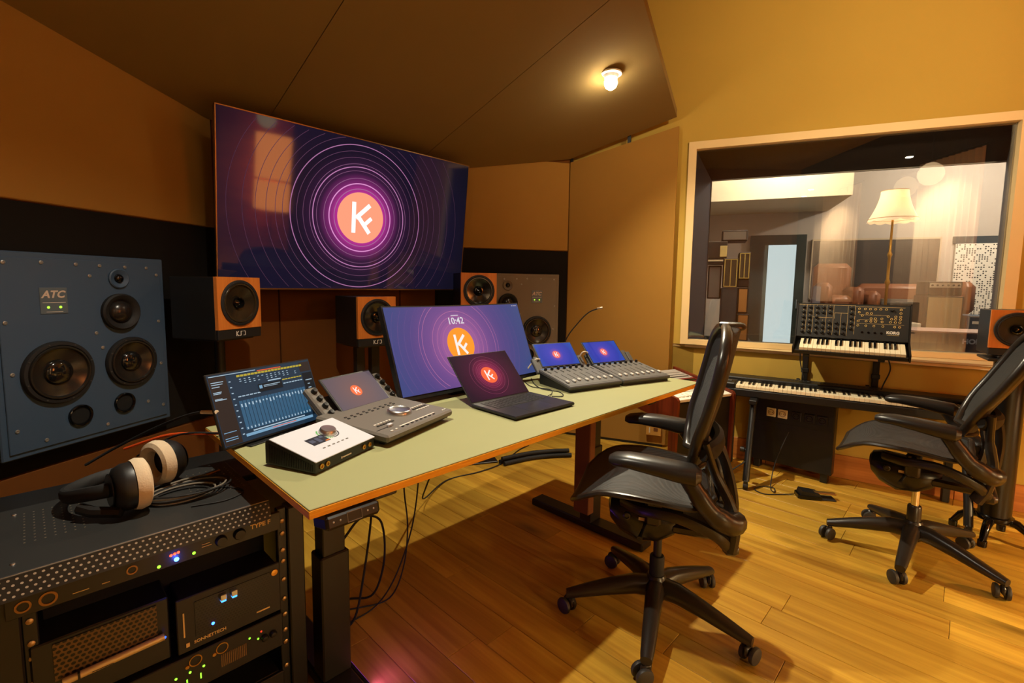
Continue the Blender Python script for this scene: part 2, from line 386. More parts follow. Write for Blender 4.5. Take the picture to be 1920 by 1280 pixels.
# sloped fabric ceiling panels over the desk
def cz(y): return 2.893-0.306*y
poly = [(-2.43, 1.06), (0.705, 2.85), (2.13, 2.85), (3.012, 2.325), (3.292, 1.60), (-2.43, -0.29)]
def clip(poly, x, keep_greater):
    out = []
    for (p, q_) in zip(poly, poly[1:]+poly[:1]):
        ip = (p[0] >= x) == keep_greater; iq = (q_[0] >= x) == keep_greater
        if ip: out.append(p)
        if ip != iq:
            t = (x-p[0])/(q_[0]-p[0]); out.append((x, p[1]+t*(q_[1]-p[1])))
    return out
cl = thing('ceiling_cloud', 'sloped brown fabric ceiling panels hung above the desk', 'ceiling panel', (0, 0, 0))
for x0, x1 in ((-9, -0.2), (-0.197, 0.952), (0.956, 1.933), (1.937, 9)):
    pg = clip(clip(poly, x0, True), x1, False)
    n_ = len(pg); m_ = MB()
    m_.add([(x, y, cz(y)) for x, y in pg]+[(x, y, cz(y)+0.05) for x, y in pg], [tuple(range(n_)), tuple(range(n_, 2*n_))[::-1]]+[(i, (i+1) % n_, n_+(i+1) % n_, n_+i) for i in range(n_)])
    m_.build('panel', CLOUD, cl)

# lamps
BULB = mat('lit bulb', rgb(255, 245, 225), 0.4, emit=(1.0, 0.86, 0.62, 1), estr=60)
names = ['small bright ceiling lamp under the sloped brown ceiling', 'added round pendant lamp hanging behind the camera', 'added track spotlight behind the camera turned to the wall above the window', 'added ceiling lamp under the sloped ceiling at the rack end of the desk']
for i, dl in enumerate(DOWNLIGHTS):
    x, y, z = dl['loc']
    t = thing('ceiling_lamp', names[i], 'lamp', (x, y, z), 0)
    if i in (0, 3):
        top = cz(y)-z
        MB().lathe([(0.060, top-0.001), (0.060, top-0.010), (0.044, top-0.014), (0.036, 0.036), (0.0, 0.036)], 28).build('housing', mat('white lamp rim', rgb(230, 225, 215), 0.4), t, True)
        MB().lathe([(0.0, -0.026), (0.016, -0.023), (0.030, -0.012), (0.037, 0.006), (0.036, 0.022), (0.030, 0.036)], 20).build('bulb', BULB, t, True)
        off = (0, 0, -0.055)
    elif i == 2:
        dv = Vector(dl['aim'])-Vector(dl['loc']); Mq_ = dv.to_track_quat('-Z', 'Y').to_matrix().to_4x4()
        MB(Mq_).lathe([(0.045, 0.0), (0.045, 0.12), (0.03, 0.14), (0.0, 0.14)], 20).build('housing', BLKM, t, True); MB(Mq_).lathe([(0.0, 0.004), (0.04, 0.004), (0.04, 0.008)], 18).build('bulb', BULB, t)
        MB().tube([(0, 0, 0.02), (0, 0, 3.5-z)], 0.01, 8).build('arm', BLKM, t); off = tuple(dv.normalized()*0.02)
    else:
        MB().lathe([(0.0, -0.11), (0.045, -0.1), (0.083, -0.07), (0.105, -0.02), (0.105, 0.02), (0.083, 0.07), (0.045, 0.1), (0.02, 0.11)], 32).build('paper_shade', mat('glowing paper shade', rgb(240, 226, 196), 0.9, emit=(1.0, 0.72, 0.38, 1), estr=2.0), t, True)
        MB().tube([(0, 0, 0.11), (0, 0, 3.5-z)], 0.004, 8).build('cord', BLK, t)
        off = (0, 0, 0)
    if i == 0:      # extra light that imitates lens bloom on the ceiling around the bulb
        sd_ = bpy.data.lights.new('bloom_glow', 'POINT'); sd_.energy = 2.2; sd_.color = (1.0, 0.9, 0.75); sd_.shadow_soft_size = 0.01
        so_ = bpy.data.objects.new('bloom_light', sd_); COL.objects.link(so_); so_.parent = t; so_.location = (0, 0, -0.045)
    ld = bpy.data.lights.new('lamp_light', dl['kind']); ld.energy = dl['watts']; ld.color = dl['col']; ld.shadow_soft_size = dl['rad']
    if dl['kind'] == 'SPOT': ld.spot_size = radians(dl['cone']); ld.spot_blend = 1.0
    lo = bpy.data.objects.new('lamp_light', ld); COL.objects.link(lo); lo.parent = t; lo.location = off
    if 'aim' in dl: lo.rotation_euler = (Vector(dl['aim'])-Vector(dl['loc'])).to_track_quat('-Z', 'Y').to_euler()
# ------------------------------------------------------------------ drawing on screens
def disc_pts(r, n, cx=0, cz=0): return [(cx+r*cos(2*pi*k/n), cz+r*sin(2*pi*k/n)) for k in range(n)]
def flat(polys, y, M, clipbox=None):
    """flat print standing in the XZ plane at depth y"""
    m = MB(M)
    for p in polys:
        if clipbox and not all(clipbox[0] <= x <= clipbox[1] and clipbox[2] <= z <= clipbox[3] for x, z in p): continue
        m.add([(x, y, z) for x, z in p], [tuple(range(len(p)))])
    return m
def ring_polys(cx, cz, r, t, n=72):
    return [[(cx+a*cos(q), cz+a*sin(q)) for (a, q) in ((r-t, k0), (r+t, k0), (r+t, k1), (r-t, k1))] for k0, k1 in ((2*pi*k/n, 2*pi*(k+1)/n) for k in range(n))]
def arcs(polys, cb):
    """the unbroken arcs of a ring that lie inside the screen"""
    ok = [all(cb[0] <= x <= cb[1] and cb[2] <= z <= cb[3] for x, z in p) for p in polys]
    if all(ok): return [polys]
    n = len(polys); st = next(i for i in range(n) if not ok[i]); out = []; cur = []
    for k in range(1, n+1):
        i = (st+k) % n
        if ok[i]: cur.append(polys[i])
        elif cur: out.append(cur); cur = []
    return out
def bar(x0, z0, x1, z1, w):
    dx, dz = x1-x0, z1-z0; L = sqrt(dx*dx+dz*dz); nx, nz = -dz/L*w/2, dx/L*w/2
    return [(x0+nx, z0+nz), (x0-nx, z0-nz), (x1-nx, z1-nz), (x1+nx, z1+nz)]
def mark_polys(cx, cz, R, only_above=None):
    s = R
    P = [bar(-0.31, -0.60, -0.31, 0.60, 0.17), bar(-0.22, -0.02, 0.38, 0.54, 0.17), bar(-0.12, 0.05, 0.38, -0.58, 0.17), bar(0.17, -0.24, 0.46, 0.03, 0.155)]
    return [[(cx+x*s, cz+z*s) for x, z in p] for p in P]
def radial_screen(name, cx, cz, stops, strength, rough=0.08, base=(0.004, 0.004, 0.005, 1), spec=0.35):
    """screen glass that shows a radial colour gradient; object space X/Z"""
    m = bpy.data.materials.new(name); m.use_nodes = True; nt = m.node_tree; N = nt.nodes; L = nt.links.new
    b = N['Principled BSDF']; b.inputs['Base Color'].default_value = base; b.inputs['Roughness'].default_value = rough; b.inputs['Specular IOR Level'].default_value = spec
    uv = N.new('ShaderNodeUVMap'); uv.uv_map = 'UVMap'
    sub = N.new('ShaderNodeVectorMath'); sub.operation = 'SUBTRACT'; sub.inputs[1].default_value = (cx, cz, 0); L(uv.outputs[0], sub.inputs[0])
    ln = N.new('ShaderNodeVectorMath'); ln.operation = 'LENGTH'; L(sub.outputs[0], ln.inputs[0])
    cr = N.new('ShaderNodeValToRGB'); e = cr.color_ramp.elements
    while len(e) > 1: e.remove(e[-1])
    e[0].position = stops[0][0]; e[0].color = stops[0][1]
    for p, c in stops[1:]:
        k = e.new(p); k.color = c
    L(ln.outputs['Value'], cr.inputs[0]); L(cr.outputs[0], b.inputs['Emission Color']); b.inputs['Emission Strength'].default_value = strength
    return m
def screen_quad(name, w, h, m, parent, M, y=0.0, curve=0.0):
    """glass rectangle from (0,0) to (w,h), UV in metres"""
    n = 12 if curve else 1
    me = bpy.data.meshes.new(name); vs = []; fs = []
    for i in range(n+1):
        x = w*i/n; yy = y-curve*((2*x/w-1)**2)
        vs += [M @ Vector((x, yy, 0)), M @ Vector((x, yy, h))]
    for i in range(n): fs.append((2*i, 2*i+2, 2*i+3, 2*i+1))
    me.from_pydata([tuple(v) for v in vs], [], fs); me.materials.append(m)
    ul = me.uv_layers.new(name='UVMap')
    for p in me.polygons:
        for li in p.loop_indices:
            vi = me.loops[li].vertex_index; ul.data[li].uv = (w*(vi//2)/n, h*(vi % 2))
    o = bpy.data.objects.new(name, me); COL.objects.link(o); o.parent = parent; return o
PURP = lambda s: (0.55*s, 0.06*s, 0.42*s, 1)

# ------------------------------------------------------------------ wall screen
TVW, TVH, TVT = 1.519, 0.845, radians(-6.1)
tv = thing('wall_television', 'large wall television showing a glowing round letter emblem inside purple rings', 'television', (0.665, 2.646, 1.172), 0)
MT = RX(-TVT)      # local x right, y back, z up, leaning forward
MT = RX(radians(6.1))
MB(MT).cbox(-0.004, TVW+0.004, 0.004, 0.034, -0.006, TVH+0.004, 0.003).build('casing', BLK, tv)
fr = MB(MT)
for bx in ((-0.005, 0.0, -0.007, TVH+0.005), (TVW, TVW+0.005, -0.007, TVH+0.005)): fr.box(bx[0], bx[1], -0.002, 0.02, bx[2], bx[3])
fr.box(-0.005, TVW+0.005, -0.002, 0.02, TVH, TVH+0.005); fr.box(-0.005, TVW+0.005, -0.002, 0.02, -0.007, 0)
fr.build('bezel', mat('bronze bezel', rgb(150, 118, 70), 0.3, metal=0.8), tv)
tcx, tcz = 0.737, 0.413
tvm = radial_screen('television picture', tcx, tcz, [(0.0, (0.9, 0.1, 0.5, 1)), (0.155, (0.42, 0.03, 0.26, 1)), (0.19, (0.20, 0.022, 0.15, 1)), (0.25, (0.036, 0.010, 0.040, 1)), (0.36, (0.010, 0.006, 0.018, 1)), (0.62, (0.008, 0.006, 0.020, 1)), (0.95, (0.004, 0.004, 0.008, 1))], 1.0, rough=0.05, spec=0.5)
sc = screen_quad('screen', TVW, TVH, tvm, tv, MT)
RINGS = [(0.163, 0.0022, 0.9), (0.192, 0.0030, 2.2), (0.222, 0.0016, 0.6), (0.262, 0.0014, 0.45), (0.283, 0.0024, 1.3), (0.300, 0.0014, 0.5), (0.335, 0.0012, 0.28), (0.368, 0.0012, 0.25), (0.402, 0.0022, 1.0), (0.44, 0.0011, 0.2), (0.475, 0.0011, 0.18), (0.52, 0.0011, 0.14), (0.57, 0.001, 0.12), (0.63, 0.001, 0.1), (0.70, 0.001, 0.08)]
box_ = (0.003, TVW-0.003, 0.003, TVH-0.003)
def ring_glow(s_): return glow('ring glow %.2f' % s_, (0.62, 0.24, 0.52, 1), min(1.2, 0.05+0.62*s_))
for r, t, s in RINGS:
    for pa in arcs(ring_polys(tcx, tcz, r, t, 128), box_): flat(pa, -0.0006, MT).build('glowing_ring', ring_glow(s), sc)
flat([disc_pts(0.1445, 64, tcx, tcz)], -0.001, MT).build('round_emblem', glow('television emblem', (1.0, 0.36, 0.21, 1), 1.0), sc)
flat(mark_polys(tcx, tcz, 0.145), -0.0016, MT).build('emblem_letter', glow('television letter', (1.0, 0.86, 0.86, 1), 1.3), sc)
MB().cbox(0.45, 0.52, 0.03, 0.21, 0.15, 0.5, 0.004).cbox(1.0, 1.07, 0.03, 0.21, 0.15, 0.5, 0.004).cbox(0.42, 1.10, 0.115, 0.215, 0.22, 0.42, 0.004).build('wall_bracket', BLKM, tv)

# ------------------------------------------------------------------ big soffit monitors
def main_speaker(name, label, loc, rz, mirror, cabm):
    t = thing(name, label, 'speaker', loc, rz, 'large three way monitors in the front wall'); w_, h_ = 0.612, 0.725; s = -1 if mirror else 1
    MB().cbox(-w_/2, w_/2, -0.055, -0.002, 0, h_, 0.004).build('cabinet', cabm, t)
    MB().cbox(-w_/2+0.020, w_/2-0.020, -0.061, -0.05, 0.020, h_-0.020, 0.002).build('baffle', cabm, t)
    CONE = mat('polymer cone', rgb(34, 31, 28), 0.22, spec=0.7); CAP = mat('glossy dust cap', rgb(24, 23, 22), 0.1, spec=0.8)
    def driver(px, pz, r, nm, dome=0.40):
        M = T(s*px, -0.061, pz) @ FRONT
        d = MB(M).lathe_loop([(r*1.0, 0.0), (r*1.0, 0.010), (r*0.97, 0.016), (r*0.88, 0.017), (r*0.85, 0.0)], 48).build(nm, RUB, t, True)
        MB(M).lathe([(r*0.87, 0.013), (r*0.84, 0.021), (r*0.79, 0.021), (r*0.76, 0.014), (r*0.72, 0.012), (r*0.55, 0.006), (r*dome, 0.001)], 48).build('cone', CONE, d, True)
        k = r*dome; MB(M).lathe([(k*cos(a_), 0.001+k*0.42*sin(a_)) for a_ in [i*pi/2/8 for i in range(9)]], 40).build('dust_cap', CAP, d, True)
        for q_ in range(8): MB(M @ T(r*0.93*cos(q_*pi/4+.3), r*0.93*sin(q_*pi/4+.3), 0.016)).lathe([(0.003, 0), (0.003, 0.002), (0, 0.0024)], 8).build('screw', DGREY, d)
    driver(-0.127, 0.287, 0.116, 'woofer'); driver(0.138, 0.288, 0.104, 'woofer')
    M = T(s*0.105, -0.061, 0.500) @ FRONT
    d = MB(M).lathe_loop([(0.075, 0), (0.075, 0.014), (0.069, 0.020), (0.058, 0.016), (0.044, 0.002), (0.043, 0.0)], 40).build('midrange', RUB, t, True)
    MB(M).lathe([(0.046, 0.002), (0.042, 0.012), (0.03, 0.022), (0.015, 0.028), (0, 0.030)], 30).build('dome', mat('dark fabric dome', rgb(34, 30, 27), 0.25), d, True)
    M = T(s*0.107, -0.061, 0.637) @ FRONT
    d = MB(M).lathe_loop([(0.040, 0), (0.040, 0.006), (0.036, 0.009), (0.018, 0.002), (0.017, 0.0)], 32).build('tweeter', cabm, t, True)
    MB(M).lathe([(0.018, 0.002), (0.015, 0.010), (0.008, 0.014), (0, 0.015)], 20).build('dome', BLKG, d, True)
    for (px, pz, r) in ((-0.066, 0.107, 0.040), (0.100, 0.118, 0.040)):
        M = T(s*px, -0.061, pz) @ FRONT
        d = MB(M).lathe_loop([(r*1.05, 0.0), (r*1.03, 0.008), (r*0.95, 0.010), (r*0.82, 0.004), (r*0.80, 0.0)], 28).build('bass_port', BLKG, t, True)
        MB(M).lathe([(r*0.84, 0.001), (0, 0.0012)], 28).build('port_mouth', mat('port black', rgb(4, 4, 4), 0.9), d)
    lx = s*-0.125
    pl_ = MB().cbox(lx-0.043, lx+0.043, -0.0635, -0.058, 0.504, 0.600, 0.001).build('logo_plate', mat('plate grey', rgb(84, 96, 104), 0.4), t)
    lettering('emblem', 'ATC', 0.036, mat('silver emblem', rgb(196, 178, 160), 0.4), pl_, T(lx, -0.0642, 0.574) @ FRONT @ Matrix.Shear('XZ', 4, (0.25, 0)), bold=0.0012)
    for k in (-1, 1): MB(T(lx+k*0.019, -0.0638, 0.528) @ FRONT).lathe([(0.0048, 0), (0.0035, 0.002), (0, 0.0025)], 12).build('status_light', glow('green status light', (0.45, 1.0, 0.05, 1), 1.6), pl_)
    MB().box(lx-0.036, lx+0.036, -0.0642, -0.0634, 0.5445, 0.546).build('plate_line', WPRINT, pl_); MB().box(lx-0.026, lx+0.026, -0.0642, -0.0634, 0.511, 0.5122).build('plate_line', WPRINT, pl_)
    for (bx, bz) in ((-0.262, 0.685), (-0.155, 0.69), (-0.045, 0.688), (0.038, 0.686), (0.135, 0.684), (0.225, 0.684), (0.268, 0.655), (0.268, 0.45), (0.268, 0.26), (0.268, 0.07), (-0.27, 0.48), (-0.262, 0.30), (-0.262, 0.1), (-0.18, 0.045), (0.03, 0.045), (0.01, 0.42), (0.0, 0.645), (0.20, 0.10), (0.03, 0.36)):
        M = T(s*bx, -0.061, bz) @ FRONT
        MB(M).lathe([(0.0068, 0), (0.0068, 0.002), (0.004, 0.003), (0.003, 0.0015), (0, 0.0015)], 10).build('bolt', mat('grey bolt', rgb(150, 150, 146), 0.35, metal=0.6), t)
    return t
cabL = mat('blue grey cabinet paint', rgb(54, 76, 100), 0.5, bump=0.25, bscale=900)
cabR = mat('grey cabinet paint', rgb(108, 96, 78), 0.5, bump=0.25, bscale=900)
main_speaker('soffit_monitor', 'large blue grey monitor speaker set in the wall at the left edge', (0.471-0.365*cos(radians(30)), 2.718-0.365*sin(radians(30)), 0.572), radians(30), False, cabL)
main_speaker('soffit_monitor', 'large grey brown monitor speaker in the wall beside the tall acoustic panel', (2.124+0.649*cos(radians(30.84)), 2.862-0.649*sin(radians(30.84)), 0.569), radians(-30.84), True, cabR)

# ------------------------------------------------------------------ smaller speakers with cherry baffles, on stands
def ksd(label, loc, rz, k=1.0, group='coaxial speakers with cherry wood baffles', cone=None):
    """loc = bottom centre of the front face"""
    t = thing('coaxial_speaker', label, 'speaker', loc, rz, group); W_ = 0.238*k; H0 = 0.045*k; H1 = H0+0.234*k
    MB().cbox(-W_/2, W_/2, 0.016*k, 0.27*k, 0, H1, 0.003).build('cabinet', BLKM, t)
    zc = H0+0.117*k; r = 0.104*k; M = T(0, -0.001, zc) @ FRONT
    n_ = 48; hx, hz = W_/2, 0.117*k; vs_, fs_ = [], []
    for y_ in (0.0, 0.018*k):
        for kk in range(n_):
            q_ = 2*pi*kk/n_; cx_, sz_ = cos(q_), sin(q_); f_ = 1/max(abs(cx_)/hx, abs(sz_)/hz)
            vs_ += [(cx_*r*0.9, y_, zc+sz_*r*0.9), (cx_*f_, y_, zc+sz_*f_)]
        b_ = 0 if y_ == 0 else 2*n_
        for a_ in (pi/4, 3*pi/4, 5*pi/4, 7*pi/4):
            kk = int(round(a_/(2*pi)*n_)); vs_[b_+2*kk+1] = (hx*(1 if cos(a_) > 0 else -1), y_, zc+hz*(1 if sin(a_) > 0 else -1))
    for kk in range(n_):
        k2 = (kk+1) % n_; a0_, a1_, b0_, b1_ = 2*kk, 2*k2, 2*kk+1, 2*k2+1; o_ = 2*n_
        fs_ += [(a0_, a1_, b1_, b0_), (o_+a0_, o_+b0_, o_+b1_, o_+a1_), (a0_, o_+a0_, o_+a1_, a1_), (b0_, b1_, o_+b1_, o_+b0_)]
    MB().add(vs_, fs_).build('baffle', CHERRY, t)
    pl_ = MB().cbox(-W_/2, W_/2, 0.002, 0.018*k, 0, H0-0.001, 0.002).build('name_plate', mat('satin black plate', rgb(22, 22, 23), 0.5), t)
    d = MB(M).lathe_loop([(r, 0), (r, 0.004), (r*0.97, 0.006), (r*0.88, 0.006), (r*0.85, -0.002)], 48).build('woofer', RUB, t, True)
    MB(M).lathe([(r*0.88, 0.003), (r*0.85, 0.0065), (r*0.79, 0.0065), (r*0.76, 0.0), (r*0.5, -0.006*k), (r*0.24, -0.0145*k)], 48).build('cone', cone or mat('dark glossy cone', rgb(24, 22, 20), 0.16, spec=0.9), d, True)
    MB(M).lathe_loop([(r*0.26, -0.0145*k), (r*0.26, -0.003), (r*0.21, -0.002), (r*0.19, -0.0135*k)], 28).build('tweeter_guide', BLKG, d, True)
    MB(M).lathe([(r*0.19, -0.0135*k), (r*0.12, -0.010*k), (r*0.05, -0.006*k), (0, -0.004*k)], 24).build('tweeter', BLKG, d, True)
    for a_ in range(8):
        q_ = pi/8+a_*pi/4; MB(M @ T(r*0.925*cos(q_), r*0.925*sin(q_), 0.005)).lathe([(0.0022, 0), (0.0022, 0.0012), (0, 0.0014)], 8).build('screw', DGREY, d)
    # K S D drawn with strokes
    z = H0*0.5; s = H0*0.30; lg = []
    lg += [bar(-1.7, -1, -1.7, 1, .28), bar(-1.6, 0, -0.9, 1, .28), bar(-1.6, 0, -0.9, -1, .28)]
    lg += [bar(-0.7, -0.86, 0.05, -0.86, .28), bar(0.0, -0.9, 0.0, 0.9, .28), bar(-0.05, 0.86, 0.6, 0.86, .28)]
    lg += [bar(0.95, 0.86, 1.75, 0.86, .28), bar(1.7, 0.86, 1.7, -0.86, .28), bar(0.95, -0.86, 1.75, -0.86, .28)]
    flat([[(x*s*1.05, z+y*s*0.8) for x, y in p] for p in lg], 0.0012, T(0, 0, 0)).build('lettering', WPRINT, pl_)
    return t
ksd('speaker with cherry wood baffle under the left corner of the television', (0.692, 2.411, 0.944), radians(28), cone=mat('bronze tinted cone', rgb(62, 52, 38), 0.2, metal=0.5))
ksd('speaker with cherry wood baffle standing lowest, behind the wide desk monitor', (1.395, 2.418, 0.851), 0)
ksd('speaker with cherry wood baffle under the right corner of the television', (2.073, 2.315, 1.003), radians(-28))
ksd('smaller cherry fronted speaker on a thick column at the right edge', (3.195, -0.155, 0.906), radians(-79), 0.765, cone=mat('matt black cone', rgb(24, 23, 22), 0.6))
def speaker_stand(label, loc, rz, h, r=0.022, wide=False):
    t = thing('speaker_stand', label, 'speaker stand', loc, rz, 'speaker stands')
    MB().cbox(-0.10, 0.10, -0.10, 0.10, h-0.008, h, 0.002).build('top_plate', BLKM, t)
    if wide: MB().cbox(-0.075, -0.02, -0.02, 0.02, 0.012, h-0.008, 0.004).cbox(0.02, 0.075, -0.02, 0.02, 0.012, h-0.008, 0.004).build('column', BLKM, t)
    else: MB().lathe([(r, 0.012), (r, h-0.008)], 20).build('column', BLKM, t, True)
    MB().cbox(-0.14, 0.14, -0.14, 0.14, 0, 0.012, 0.003).build('base_plate', BLKM, t)
    return t
def back(loc, rz, d): return (loc[0]-sin(rz)*d, loc[1]+cos(rz)*d, 0)
speaker_stand('black pole stand under the speaker nearest the left wall monitor', back((0.692, 2.411), radians(28), 0.13), radians(28), 0.943)
speaker_stand('black twin column stand under the lowest cherry fronted speaker', back((1.395, 2.418), 0, 0.13), 0, 0.850, wide=True)
speaker_stand('black pole stand behind the wide desk monitor, under the rightmost front speaker', back((2.073, 2.315), radians(-28), 0.13), radians(-28), 1.002)
# thick column with spider foot
t = thing('speaker_column', 'thick black column stand with curved feet at the right edge', 'speaker stand', (3.245, -0.150, 0), radians(-79), 'speaker stands')
MB().lathe([(0.060, 0.125), (0.060, 0.88)], 32, cap=True).build('column', mat('satin black column', rgb(12, 11, 10), 0.3), t, True)
MB().lathe([(0.066, 0.10), (0.071, 0.106), (0.071, 0.122), (0.064, 0.126)], 32, cap=True).build('collar', BLKG, t, True)
MB().cbox(-0.10, 0.10, -0.09, 0.11, 0.88, 0.892, 0.003).cbox(-0.06, 0.06, -0.05, 0.05, 0.892, 0.9045, 0.003).build('top_plate', BLKM, t)
for k in range(4):
    q_ = radians(-25)+k*pi/2; dx, dy = cos(q_), sin(q_)
    lg = MB().tube([(dx*0.03, dy*0.03, 0.108), (dx*0.08, dy*0.08, 0.104), (dx*0.12, dy*0.12, 0.075), (dx*0.145, dy*0.145, 0.03)], [0.022, 0.02, 0.016, 0.014], 10).build('foot', BLKG, t, True)
    MB(T(dx*0.145, dy*0.145, 0)).lathe([(0.016, 0.0), (0.018, 0.006), (0.018, 0.03), (0.012, 0.036), (0, 0.037)], 16, cap=True).build('foot_cap', BLKG, lg, True)
# ------------------------------------------------------------------ desk
DZ = 0.74
LINO = mat('olive green desk linoleum', rgb(152, 151, 106), 0.62, bump=0.06, bscale=500, var=0.03, vscale=8, spec=0.3)
dk = thing('standing_desk', 'olive green standing desk with plywood edge and black metal legs', 'desk', (0, 0, 0))
DX0, DX1, DY0, DY1 = 0.38, 2.305, 0.937, 1.724
tp = MB().cbox(DX0+0.001, DX1-0.001, DY0+0.001, DY1-0.001, DZ-0.003, DZ, 0.001).build('desktop_surface', LINO, dk)
MB().cbox(DX0, DX1, DY0, DY1, DZ-0.021, DZ-0.003, 0.001).build('plywood_board', PLY, dk)
for (lx, nm) in ((0.545, 0), (1.885, 1)):
    lg = MB().cbox(lx, lx+0.085, 1.27, 1.34, 0.04, 0.42, 0.004).cbox(lx+0.009, lx+0.076, 1.277, 1.333, 0.40, DZ-0.05, 0.003).build('leg', BLKM, dk)
    MB().cbox(lx-0.002, lx+0.087, 0.99, 1.66, 0.004, 0.042, 0.006).build('foot', BLKM, dk)
    MB().cbox(lx+0.01, lx+0.075, 0.99, 1.66, DZ-0.056, DZ-0.0215, 0.003).build('top_bracket', BLKM, dk)
MB().cbox(1.838, 1.884, 1.255, 1.345, 0.10, 0.69, 0.004).build('lit_side_board', mat('lit leg side brown', rgb(110, 62, 24), 0.6), dk)  # added board; its brown stands for warm light on the leg's left side
MB().cbox(0.63, 1.838, 1.285, 1.325, DZ-0.062, DZ-0.0215, 0.003).build('cross_beam', BLKM, dk)
Mc = T(0.410, 0.930, DZ-0.022) @ RX(radians(-14))
cp = MB(Mc).cbox(0.0, 0.125, 0.0, 0.07, -0.032, -0.0015, 0.006).build('height_controller', BLK, dk)
mm = MB(Mc); z_ = -0.0165
for bx in ((0.044, 0.082, 0.0018, z_+0.009), ): 
    mm.box(0.046, 0.080, -0.0012, 0.0, z_+0.0095, z_+0.0108).box(0.046, 0.080, -0.0012, 0, z_-0.0108, z_-0.0095).box(0.046, 0.0472, -0.0012, 0, z_-0.0108, z_+0.0108).box(0.0788, 0.080, -0.0012, 0, z_-0.0108, z_+0.0108)
mm.build('display_frame', MGREY, cp)
for k, x in enumerate((0.016, 0.031, 0.094, 0.108)): MB(Mc @ T(x, -0.0004, z_) @ FRONT).lathe([(0.0022, 0), (0.0018, 0.0008), (0, 0.001)], 8).build('button', LGREY, cp)

# ------------------------------------------------------------------ wide desk monitor
MM = RX(radians(-21.4)) ; mw, mh = 0.775, 0.354
mon = thing('desk_monitor', 'wide curved desk monitor with blue purple lock screen reading 10:42', 'monitor', (0.96, 1.50, DZ), radians(2.1))
ML_ = T(0, 0, 0.038) @ MM; CV = 0.012
def curved_slab(M, w, h, y0, y1, x0, z0, cv):
    m = MB(M); n = 12; secs = []
    for i in range(n+1):
        x = x0+(w)*i/n; o = -cv*((2*i/n-1)**2); secs.append([(x, y0+o, z0), (x, y1+o, z0), (x, y1+o, z0+h), (x, y0+o, z0+h)])
    return m.loft(secs)
curved_slab(ML_, mw+0.012, mh+0.022, 0.003, 0.03, -0.006, -0.016, CV).build('casing', BLK, mon)
MONM = radial_screen('desk monitor picture', 0.354, 0.180, [(0.0, (0.55, 0.18, 0.42, 1)), (0.10, (0.36, 0.12, 0.36, 1)), (0.17, (0.20, 0.085, 0.30, 1)), (0.26, (0.10, 0.07, 0.26, 1)), (0.36, (0.06, 0.075, 0.25, 1)), (0.55, (0.05, 0.10, 0.24, 1))], 0.85, rough=0.3)
ms = screen_quad('screen', mw, mh, MONM, mon, ML_, y=0.001, curve=CV)
def curve_flat(polys, M, cb, w, cv, y):
    m = MB(M)
    for p in polys:
        if all(cb[0] <= x <= cb[1] and cb[2] <= z <= cb[3] for x, z in p): m.add([(x, y-cv*((2*x/w-1)**2), z) for x, z in p], [tuple(range(len(p)))])
    return m
cb = (0.002, mw-0.002, 0.002, mh-0.002)
for pa in [a_ for r, t_ in ((0.098, .0007), (0.128, .0008), (0.152, .0009), (0.205, .0009), (0.222, 0.0006)) for a_ in arcs(ring_polys(0.354, 0.180, r, t_, 96), cb)]: curve_flat(pa, ML_, cb, mw, CV, -0.0004).build('glowing_ring', glow('monitor ring', (0.62, 0.2, 0.42, 1), 0.8), ms)
for pa in [a_ for r in (0.115, 0.17, 0.26, 0.29, 0.32, 0.35) for a_ in arcs(ring_polys(0.354, 0.180, r, 0.0005, 96), cb)]: curve_flat(pa, ML_, cb, mw, CV, -0.0004).build('faint_ring', glow('monitor ring faint', (0.2, 0.1, 0.32, 1), 0.8), ms)
curve_flat([disc_pts(0.0755, 56, 0.354, 0.180)], ML_, cb, mw, CV, -0.0006).build('round_emblem', glow('orange emblem', (1.0, 0.32, 0.02, 1), 1.0), ms)
curve_flat(mark_polys(0.352, 0.180, 0.076), ML_, cb, mw, CV, -0.0009).build('emblem_letter', glow('white letter', (0.95, 0.88, 0.84, 1), 1.0), ms)
lettering('clock_text', '10:42', 0.042, glow('clock glow', (0.85, 0.78, 0.85, 1), 0.85), ms, ML_ @ T(0.356, -0.0008, 0.286) @ FRONT, bold=0.0006)
flat([[(0.335, 0.3105), (0.377, 0.3105), (0.377, 0.3135), (0.335, 0.3135)]], -0.0006, ML_).build('date_line', MATS['clock glow'], ms)
flat([[(x, mh-0.011), (x+0.005, mh-0.011), (x+0.005, mh-0.0085), (x, mh-0.0085)] for x in (mw-0.045, mw-0.036, mw-0.027, mw-0.018)], -0.011, ML_).build('status_icons', MATS['clock glow'], ms)
MB().cbox(0.27, 0.50, 0.03, 0.21, 0.0, 0.008, 0.003).build('stand_foot', BLK, mon)
MB().cbox(0.355, 0.415, 0.13, 0.165, 0.008, 0.22, 0.004).cbox(0.355, 0.415, 0.085, 0.165, 0.17, 0.22, 0.004).build('stand_neck', BLK, mon)

